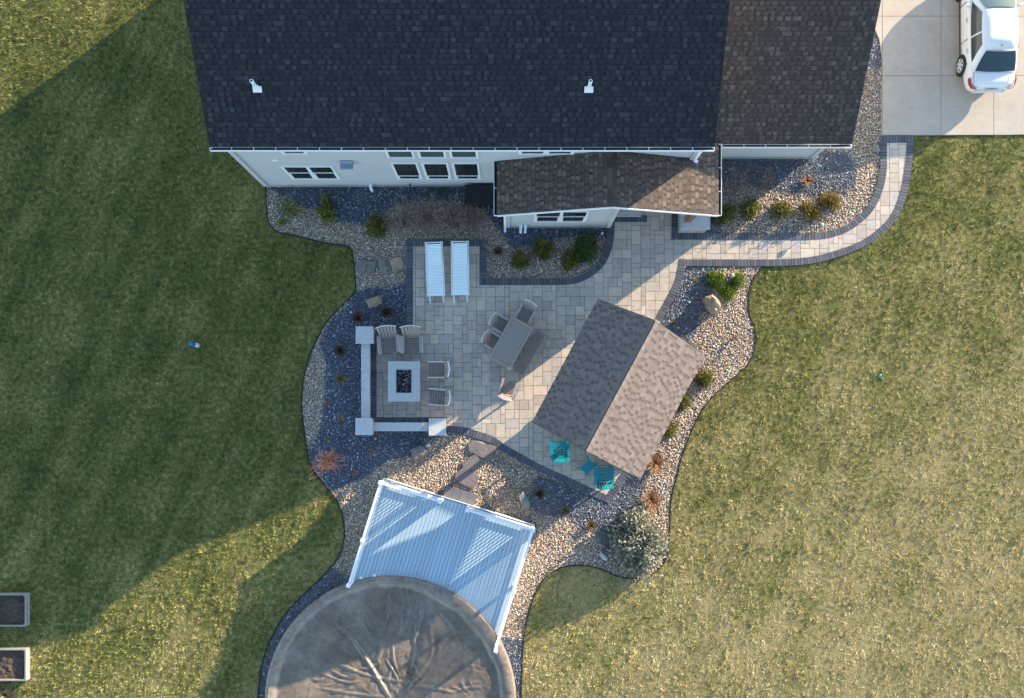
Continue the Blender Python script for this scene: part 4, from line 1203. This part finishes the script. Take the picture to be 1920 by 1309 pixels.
for sgn in (-1, 1):
    for y in (.97, 3.60):
        mb = MB(); T = Matrix.Rotation(sgn*PI/2, 4, 'Y')
        mb.lathe([(.20,.0),(.29,.0),(.312,.03),(.312,.165),(.295,.188),(.232,.190)], (sgn*(hw-.175), y, .325), 28, M=T); w_ = mb.build('wheel', M['rubber'], car, smooth=False)
        mb = MB(); mb.lathe([(.232,.14),(.232,.192),(.212,.196),(.205,.176)], (sgn*(hw-.175), y, .325), 24, M=T)
        for k in range(7):
            a = 2*PI*k/7; c = Vector((sgn*(hw+.015), y+.10*math.cos(a), .325+.10*math.sin(a))); d = Vector((sgn*(hw+.015), y+.205*math.cos(a), .325+.205*math.sin(a)))
            mb.bar(Vector((sgn*(hw+.015), y, .325)), d, .060, .02, up=(1,0,0))
        mb.build('rim', M['rim'], w_)
        mb = MB(); mb.lathe([(.01,0),(.375,0),(.375,.012),(.01,.012)], (sgn*(hw-.02), y, .325), 28, M=T); mb.build('wheel_arch', M['rubber'], car)
    mb = MB(); mb.box((sgn*.92, 2.78, 1.0), (.18,.10,.12), rz=sgn*.2); mb.bar((sgn*.80,2.78,.95), (sgn*.88,2.78,.98), .04, .04); o = mb.build('wing_mirror', M['paint'], car); o.modifiers.new('b','BEVEL').width = .03
    mb = MB()
    for (x0,y0_),(x1,y1_) in zip([(.80,.36),(.775,.16),(.70,.035)], [(.775,.16),(.70,.035),(.52,-.005)]):
        mb.add([(sgn*(x0+.014),y0_-.012,.74),(sgn*(x1+.014),y1_-.012,.72),(sgn*(x1+.008),y1_-.006,.80 if x1 < .6 else .84),(sgn*(x0+.008),y0_-.006,.90 if x0 > .79 else .84)], [(0,1,2,3) if sgn < 0 else (3,2,1,0)])
    mb.build('tail_lamp', M['redlamp'], car)
    for y in (1.3, 2.35): mb = MB(); mb.box((sgn*(hw+.012), y, .80), (.03,.16,.035)); mb.build('door_handle', M['paint'], car)
for sgn in (-1, 1):
    mb = MB()
    for y in (.86, 1.70, 2.98): mb.bar((sgn*(hw-.003), y, .34), (sgn*(hw-.004), y, .82), .010, .022, up=(1,0,0))
    mb.bar((sgn*(hw+.001), .6, .30), (sgn*(hw+.001), 3.3, .30), .012, .03, up=(1,0,0))
    mb.build('door_seam', M['rubber'], car)
    mb = MB(); mb.bar((sgn*.70, .05, .925), (sgn*.72, .50, .972), .012, .012); mb.build('boot_seam', M['rubber'], car)
mb = MB(); mb.lathe([(.02,0),(.006,.06)], (0,1.22,1.44), 8); mb.build('antenna', M['black'], car)
mb = MB(); mb.box((0,-.018,.70), (.42,.012,.13)); mb.build('plate_recess', M['cap'], car)
mb = MB(); mb.bar((-.56,-.005,.455), (.56,-.005,.455), .035, .05); mb.build('bumper_strip', M['paint'], car)

# ------------------------------------------------------------------ planters
for i, (y0, y1, lab) in enumerate(((1114,1175,'raised planter of bare soil, the one lying wholly in shade'), (1217,1277,'raised planter of bare soil, the partly sunlit lower one'))):
    a, b = P(-66, y1, .30), P(48.5, y0, .30)
    t = thing('raised_planter', lab, 'planter', ((a.x+b.x)/2, (a.y+b.y)/2, 0))
    mb = MB(); w = .045
    for p, q in (((a.x,a.y+w/2),(b.x,a.y+w/2)), ((a.x,b.y-w/2),(b.x,b.y-w/2))): mb.bar((*p,.15), (*q,.15), w, .30)
    for x in (a.x+w/2, b.x-w/2, (a.x+b.x)/2): mb.bar((x,a.y+w,.149), (x,b.y-w,.149), w, .298)
    for x in (a.x+w*1.4, b.x-w*1.4):
        for y in (a.y+w*1.4, b.y-w*1.4): mb.box((x,y,.15), (.06,.06,.28))
    part(mb, 'frame', M['plank'], t)
    mb = MB(); nx, ny = 60, 34
    for j in range(ny):
        for k in range(nx):
            x = a.x+w+(b.x-a.x-2*w)*k/(nx-1); y = a.y+w+(b.y-a.y-2*w)*j/(ny-1)
            mb.v.append((x, y, .185+.035*mnoise.fractal((x*6,y*6,i), 1, 2, 4)))
    mb.f = [(j*nx+k, j*nx+k+1, (j+1)*nx+k+1, (j+1)*nx+k) for j in range(ny-1) for k in range(nx-1)]; mb.m = [0]*len(mb.f)
    part(mb, 'soil', M['soil'], t)

# ------------------------------------------------------------------ rocks
def rock(name, label, px, py, d, m, rz=0.0, seed=0, flat=False, z=.0, group=None, cat='rock'):
    bm = bmesh.new(); bmesh.ops.create_icosphere(bm, subdivisions=4 if flat else 3, radius=.5)
    for v in bm.verts:
        p = v.co.normalized()
        q = max(abs(p.x), abs(p.y), abs(p.z)); box = p/q*.5
        c = p*.5*.35 + box*.65
        n1 = mnoise.fractal(p*1.3+Vector((seed*3.1,seed,2)), 1, 2, 3)
        n2 = mnoise.noise(p*5+Vector((seed,4,seed)))
        v.co = c*(1+.22*n1+.035*n2)
        if flat: v.co.z = math.copysign(min(abs(v.co.z)*1.6, .42+.04*n2), v.co.z)
        v.co = Vector((v.co.x*d[0], v.co.y*d[1], v.co.z*d[2]))
    me = bpy.data.meshes.new(name); bm.to_mesh(me); bm.free(); me.materials.append(m)
    o = bpy.data.objects.new(name, me); COL.objects.link(o)
    p = P(px, py, z); o.location = (p.x, p.y, z+d[2]*.30 if not flat else z+d[2]*.25); o.rotation_euler = (0,0,rz)
    return tag(o, label, cat, group)
rock('boulder', 'tan boulder casting a long shadow on the gravel below the bright green shrubs', 1333, 572, (.42,.64,.80), M['rocktan'], R(28), 3)
rock('boulder', 'smooth tan boulder on dark slate between two dried grass tufts', 703, 566.5, (.52,.34,.30), M['rocktan'], R(20), 5)
rock('boulder', 'reddish grey boulder below the seating wall where slate meets tan gravel', 787, 848, (.56,.44,.36), M['rockred'], R(25), 6)
rock('boulder', 'tall narrow grey green boulder on the gravel between deck and slate patch', 983, 938, (.28,.66,.30), M['rockgrey'], R(20), 7)
rock('small_stone', 'small pale stone beside the reddish boulder', 803, 835.5, (.17,.12,.10), M['whitestone'], R(20), 8, cat='stone')
rock('small_stone', 'white pointed stone on the gravel left of the silver green shrub', 1131, 1043, (.36,.15,.14), M['cap'], R(-42), 9, cat='stone')
rock('small_stone', 'round pale stone at the top end of the path beside the drive', 1640, 280, (.26,.26,.20), M['rockgrey'], R(10), 10, cat='stone')
rock('small_stone', 'small white stone on slate beside the porch corner', 1129, 438, (.11,.09,.07), M['whitestone'], R(50), 11, cat='stone')
rock('small_stone', 'grey stone beside the curved dark border under the dark green shrub', 1097, 494, (.20,.17,.14), M['rockgrey'], R(50), 12, cat='stone')
rock('flagstone', 'large reddish flagstone beside the curved patio border', 903, 843, (.92,.48,.10), M['rockred'], R(-18), 13, True, .02, cat='flagstone')
rock('flagstone', 'grey flagstone in the middle of the stepping path to the deck', 884, 869, (.62,.42,.10), M['rockred'], R(30), 14, True, .02, cat='flagstone')
rock('flagstone', 'half shaded flagstone next to the deck step', 876, 896, (.80,.58,.10), M['rockred'], R(-32), 15, True, .02, cat='flagstone')
g = 'stepping stones to the lawn'
rock('stepping_stone', 'reddish brown stepping stone beside the lawn edge', 678, 501, (.36,.50,.09), M['rockred'], R(-12), 16, True, .02, g, 'stepping stone')
rock('stepping_stone', 'dark brown stepping stone second from the lawn edge', 696, 500, (.30,.36,.09), M['rockred'], R(-5), 17, True, .02, g, 'stepping stone')
rock('stepping_stone', 'narrow grey green stepping stone in the gravel', 717, 498, (.24,.50,.09), M['rockgrey'], R(8), 18, True, .02, g, 'stepping stone')
rock('stepping_stone', 'tan squarish stepping stone beside the patio border', 745, 495, (.40,.46,.09), M['rocktan'], R(10), 19, True, .02, g, 'stepping stone')

# ------------------------------------------------------------------ shrubs
def leaves(centers, size, r, aspect=1.8, seed=0, updir=None):
    """numpy: one small bent leaf quad at each point"""
    g = np.random.default_rng(seed); n = len(centers)
    d = g.normal(size=(n,3)); 
    if updir is not None: d = d*.7 + updir*1.0
    d /= np.linalg.norm(d, axis=1)[:,None]
    q = np.cross(d, g.normal(size=(n,3))); q /= np.linalg.norm(q, axis=1)[:,None]
    s = (size*g.uniform(.6,1.3,n))[:,None]
    a = centers - q*s*.5/aspect*1.0; b = centers + q*s*.5/aspect
    V = np.stack([a, centers + d*s*.5 - q*s*.55/aspect, centers + d*s, centers + d*s*.5 + q*s*.55/aspect], 1)
    V[:,0] = centers
    F = np.arange(4*n).reshape(-1,4)
    return V.reshape(-1,3), F

def shrub(name, label, px, py, dx, dy, h, m, n=1400, size=.07, lump=.25, seed=0, group=None, rz=0.0, sub=None, cat='shrub'):
    """dx, dy full width in metres; foliage clumps through the volume, short stems below"""
    g = np.random.default_rng(seed+100)
    p = P(px, py, h*.55)
    t = thing(name, label, cat, (p.x, p.y, 0), rz, group)
    k = 46
    cd = g.normal(size=(k,3)); cd[:,2] = np.abs(cd[:,2])*.9+.02; cd /= np.linalg.norm(cd,axis=1)[:,None]
    cr = g.uniform(.45, .86, k)*(1+lump*g.normal(size=k)*.5)
    cc = cd*cr[:,None]
    pts = []; out = []
    per = n//k
    for c in cc:
        q = g.normal(size=(per,3))*.17
        pts.append(c+q); out.append(np.repeat(c[None]/max(.2,np.linalg.norm(c)), per, 0))
    pts = np.concatenate(pts); out = np.concatenate(out)
    pts[:,2] = np.abs(pts[:,2])
    pts *= np.array([dx/2, dy/2, h*.92]); pts[:,2] += .02
    V, F = leaves(pts, size, g, 1.7, seed, out)
    V[:,2] = np.maximum(V[:,2], .015)
    o = bigmesh('foliage', V, F, [m]); o.parent = t
    mb = MB(); rr = random.Random(seed)
    for i in range(7):
        a = rr.uniform(0,2*PI); e = rr.uniform(.3,.7)
        mb.tube([(0.02*math.cos(a),.02*math.sin(a),0), (dx*.2*e*math.cos(a), dy*.2*e*math.sin(a), h*.35), (dx*.36*e*math.cos(a), dy*.36*e*math.sin(a), h*.62)], .014, 5, r1=.005)
    s = mb.build('stem', M['stem'], t)
    return t

g = 'round shrubs in the bed by the path'
shrub('globe_shrub', 'dark round shrub half hidden under the porch gutter corner', 1361, 398, .80, .80, .55, M['arbor'], 1900, .055, seed=1, group=g)
shrub('globe_shrub', 'round yellow green shrub in the path bed, half in shade, second from the porch', 1411, 391, .74, .76, .55, M['arbor'], 1900, .055, seed=2, group=g)
shrub('globe_shrub', 'round olive shrub in the middle of the row along the path bed', 1468, 394, .70, .72, .52, M['arbor'], 1900, .055, seed=3, group=g)
shrub('globe_shrub', 'round bronzed shrub in the path bed, beside the small path light', 1520, 395, .74, .78, .55, M['arborg'], 1900, .055, seed=4, group=g)
shrub('globe_shrub', 'bronzed round shrub nearest the bend of the path', 1562, 375, .80, .80, .60, M['arborg'], 2000, .055, seed=5, group=g)
g = 'round shrubs in the inner bed'
shrub('globe_shrub', 'round olive shrub in the inner bed, right of the loungers', 973, 487, .68, .70, .50, M['arbor'], 1800, .055, seed=6, group=g)
shrub('globe_shrub', 'round olive shrub below the porch window', 1018, 465, .76, .74, .52, M['arbor'], 1900, .055, seed=7, group=g)
shrub('globe_shrub', 'olive shrub against the big dark green shrub in the inner bed', 1068, 487, .70, .72, .50, M['arbor'], 1800, .055, seed=8, group=g)
shrub('conical_shrub', 'large dark green shrub in the curve of the inner bed', 1101, 461, .92, 1.15, 1.15, M['dkgreen'], 4200, .06, .2, seed=9)
g = 'olive shrubs along the pavilion'
shrub('globe_shrub', 'round olive shrub at the right corner of the pavilion roof', 1322, 709, .66, .66, .50, M['arbor'], 1800, .055, seed=10, group=g)
shrub('globe_shrub', 'olive shrub half covered by the middle of the pavilion eave', 1283, 752, .62, .66, .50, M['arbor'], 1700, .055, seed=11, group=g)
shrub('globe_shrub', 'olive shrub half covered by the lower pavilion eave', 1255, 803, .60, .66, .50, M['arbor'], 1700, .055, seed=12, group=g)
g = 'bright green shrubs by the boulder'
shrub('spreading_shrub', 'bright lime green shrub on the left of the trio above the boulder', 1342, 524, .70, .72, .30, M['lime'], 2600, .045, .15, seed=13, group=g)
shrub('spreading_shrub', 'bright lime green shrub on the right of the trio, beside the path light', 1384, 527, .48, .66, .30, M['lime'], 2000, .045, .15, seed=14, group=g)
shrub('spreading_shrub', 'bright lime green shrub at the bottom of the trio above the boulder', 1366, 550, .62, .66, .28, M['lime'], 2200, .045, .15, seed=15, group=g)
shrub('juniper', 'large silver green shrub at the lower tip of the gravel bed', 1203, 1020, 1.75, 2.05, 1.25, M['spruce'], 13000, .115, .22, seed=16)
shrub('sparse_shrub', 'sparse yellow green shrub near the left end of the house bed', 541, 391, .95, .85, .38, M['gold'], 420, .07, .5, seed=17)
shrub('sparse_shrub', 'tiny yellow green shrub at the rounded corner of the house bed', 527, 418, .36, .24, .18, M['gold'], 200, .05, .4, seed=18)
shrub('upright_shrub', 'upright lime yellow shrub with a narrow top below the vent hood', 613, 401, .62, .58, .55, M['gold'], 900, .075, .4, seed=19)
shrub('upright_shrub', 'small lime yellow shrub behind the upright one, nearer the house', 611, 378, .42, .55, .45, M['gold'], 420, .07, .4, seed=119)
shrub('globe_shrub', 'dark olive shrub with a brown centre left of the bare twiggy hedge', 706, 424, .78, 1.0, .55, M['arbor'], 1300, .07, .35, seed=20)
shrub('sprouting_plant', 'tiny green sprout against the house wall left of the storage box', 803, 358, .18, .18, .12, M['lime'], 120, .04, seed=21, cat='plant')
shrub('sprouting_plant', 'tiny green sprout at the house wall close to the storage box', 829, 358, .24, .20, .12, M['lime'], 140, .04, seed=22, cat='plant')
shrub('planter_seedling', 'tiny green seedlings in the corner of the upper planter', 40, 1127, .16, .18, .36, M['dkgreen'], 90, .04, seed=23, cat='plant')

def tufts(name, label, px, py, rad, h, m, n=170, seed=0, group=None, w=.010, cat='grass tuft', tilt=1.0):
    g = np.random.default_rng(seed+300)
    a = g.uniform(0, 2*PI, n); L = g.uniform(.5, 1.0, n); lean = np.sqrt(g.uniform(.01, 1, n))*tilt
    V = []; F = []
    for i in range(n):
        d = np.array([math.cos(a[i]), math.sin(a[i]), 0]); q = np.array([-d[1], d[0], 0])*w*g.uniform(.7,1.4)
        o_ = d*rad*.12*g.uniform(0,1)
        k = len(V)
        for s, ww in ((0,1),(.5,.8),(1,.15)):
            c = o_ + d*rad*L[i]*lean[i]*s**1.3 + np.array([0,0,h*L[i]*(s - .45*lean[i]*s*s)])
            V += [c-q*ww, c+q*ww]
        F += [(k,k+1,k+3,k+2),(k+2,k+3,k+5,k+4)]
    p = P(px, py, h*.3)
    o = bigmesh(name, np.array(V), np.array(F), [m]); o.location = (p.x, p.y, 0)
    return tag(o, label, cat, group)
g = 'dried grass tufts in the slate bed'
tufts('grass_tuft', 'dried brown grass tuft right of the smooth tan boulder', 725.5, 585, .30, .34, M['dried'], 260, 1, g)
tufts('grass_tuft', 'dried brown grass tuft just above the upper pillar', 671, 595.5, .32, .34, M['dried'], 260, 2, g)
tufts('grass_tuft', 'dried brown grass tuft on slate left of the upper end of the seating wall', 638, 657.5, .30, .34, M['dried'], 240, 3, g)
tufts('grass_tuft', 'pale dried grass tuft on slate left of the middle of the seating wall', 637.5, 710.5, .31, .30, M['straw'], 220, 4, g)
g = 'dried grass tufts below the patio'
tufts('grass_tuft', 'dark dried grass tuft in the shaded slate patch below the patio', 1012.5, 926, .24, .30, M['dried'], 200, 5, g)
tufts('grass_tuft', 'half sunlit dried grass tuft in the middle of the three below the patio', 1060, 958, .27, .32, M['straw'], 220, 6, g)
tufts('grass_tuft', 'bright straw coloured grass tuft fully in sun, lowest of the three', 1109, 985, .30, .34, M['straw'], 260, 7, g)
tufts('grass_tuft', 'faint dried tuft on gravel right of the lounger bay', 934, 471, .24, .20, M['dried'], 150, 8)
g = 'rust coloured plants beside the pavilion'
tufts('rust_grass', 'rust orange dried plant at the lower corner of the pavilion roof', 1230, 868, .52, .42, M['rust'], 260, 9, g, .013, 'dried plant')
tufts('rust_grass', 'rust orange dried plant halfway between pavilion and silver shrub', 1222, 938, .55, .42, M['rust'], 280, 10, g, .013, 'dried plant')
g = 'low reddish plants on slate'
for i, (px, py, r_, lab) in enumerate(((613,757,.16,'low reddish plant at the edge of the tan gravel lens'), (639,783,.22,'low reddish plant left of the lower seating wall'),
        (611,820,.13,'faint reddish sprig near the lawn edge above the orange shrub'), (696,847,.16,'low brown plant below the corner pillar'), (666,887,.16,'low reddish plant below the orange twig shrub'))):
    tufts('low_plant', lab, px, py, r_, .12, M['rust'], 70, 20+i, g, .012, 'plant')
tufts('weed', 'small dry weed on the dark border inside the seating wall', 722, 785, .14, .12, M['straw'], 50, 30, None, .010, 'weed')
tufts('dried_plant', 'dried rusty plant on pale stones in the bed below the garage wall', 1514, 338, .34, .28, M['rust'], 120, 31, None, .012, 'dried plant')
tufts('dried_plant', 'faint tan tuft on blue grey stones beside the patio curve', 1263, 606, .16, .14, M['straw'], 60, 32, None, .010, 'dried plant')
tufts('dried_plant', 'small tan plant at the top of the stony bed below the path', 1306, 524, .15, .12, M['straw'], 60, 33, None, .010, 'dried plant')
tufts('dried_plant', 'straw coloured clump below the lower planter at the picture corner', 8, 1304, .55, .30, M['straw'], 260, 34, None, .02, 'dried plant')

def twigs(name, label, px, py, rx, ry, h, m, n=26, seed=0, r=.010, group=None, lean=(0,0), depth=3, cat='bare shrub'):
    rr = random.Random(seed); mb = MB()
    def grow(p, d, L, r, lev):
        pts = [p]; q = Vector(p); dd = Vector(d)
        for i in range(3):
            dd = (dd + Vector((rr.uniform(-.35,.35), rr.uniform(-.35,.35), rr.uniform(-.12,.22)))).normalized()
            q = q + Vector((dd.x*rx, dd.y*ry, dd.z*h))*L/3; q.z = max(q.z, .03); pts.append(q.copy())
        mb.tube(pts, r, 4, r1=r*.45, cap=False)
        if lev < depth:
            for k in range(rr.choice((2,2,3))):
                s = rr.choice((1,2,3)); v = (dd + Vector((rr.uniform(-.9,.9), rr.uniform(-.9,.9), rr.uniform(-.2,.4)))).normalized()
                grow(pts[s], v, L*rr.uniform(.45,.75), r*.65, lev+1)
    for i in range(n):
        a = 2*PI*i/n + rr.uniform(-.3,.3)
        d = Vector((math.cos(a)+lean[0], math.sin(a)+lean[1], rr.uniform(.35,1.3))).normalized()
        grow(Vector((rr.uniform(-.12,.12)*rx, rr.uniform(-.12,.12)*ry, 0)), d, rr.uniform(.5,.75), r, 1)
    o = mb.build(name, m); p = P(px, py, h*.35); o.location = (p.x, p.y, 0)
    return tag(o, label, cat, group)
g = 'bare twiggy shrubs in the house bed'
for i, (px, py, lab) in enumerate(((758,410,'bare brown twiggy shrub at the left end of the leafless hedge'), (802,405,'bare brown twiggy shrub in the left middle of the leafless hedge'),
        (846,408,'bare brown twiggy shrub in the right middle of the leafless hedge, above the loungers'), (888,412,'bare brown twiggy shrub at the right end of the leafless hedge, below the storage box'))):
    twigs('bare_shrub', lab, px, py, .85, .95, .75, M['twig'], 62, 40+i, .010, g)
g = 'dark bare shrubs below the garage wall'
twigs('bare_shrub', 'dark bare shrub below the garage wall, right beside the porch gutter', 1383, 345, .70, .80, .6, M['twig'], 26, 50, .010, g)
twigs('bare_shrub', 'dark bare shrub below the garage wall, near the shadow edge', 1440, 338, .55, .60, .5, M['twig'], 22, 51, .010, g)
twigs('red_twig_shrub', 'bright orange red twiggy shrub on slate by the lawn edge', 613, 866, .80, .74, .85, M['redtwig'], 44, 52, .011)
twigs('twig_sapling', 'thin leaning reddish sapling on the gravel by the sunny lawn edge', 1374, 634, .95, .55, 1.0, M['sapling'], 4, 53, .011, None, (1.0,.55), 2, 'sapling')

# ------------------------------------------------------------------ small garden things
def path_light(label, px, py, hh=.46):
    p = P(px, py, hh); t = thing('path_light', label, 'garden light', (p.x, p.y, 0), 0, 'garden path lights')
    mb = MB(); mb.tube([(0,0,0),(0,0,hh-.05)], .013, 6); mb.build('stake', M['lamp'], t)
    mb = MB(); mb.lathe([(.03,hh-.10),(.095,hh-.06),(.085,hh-.02),(.03,hh)], n=14); mb.build('shade', M['lamp'], t, True)
path_light('grey path light between the lime green shrubs by the path', 1373, 516)
path_light('grey path light in the stony bed below the bronzed shrubs', 1541, 421.5)
c = P(372, 648, 0)
t = thing('marker_post', 'short white marker post with a blue cap standing alone on the shaded lawn', 'marker post', (c.x, c.y, 0))
mb = MB(); mb.lathe([(.075,0),(.075,.50),(.06,.54)], n=14); mb.build('post', M['white'], t, True)
mb = MB(); mb.lathe([(.085,.52),(.088,.54),(.088,.78),(.07,.82)], n=14); mb.build('cap', M['blue'], t, True)
mb = MB(); mb.lathe([(.005,-.05),(.035,-.035),(.05,0),(.035,.035),(.005,.05)], n=14)
o = mb.build('ball', M['turq'], None, True); c = P(1650.5, 704, .06); o.location = (c.x, c.y, .06); tag(o, 'small turquoise ball lying on the sunny lawn', 'ball')
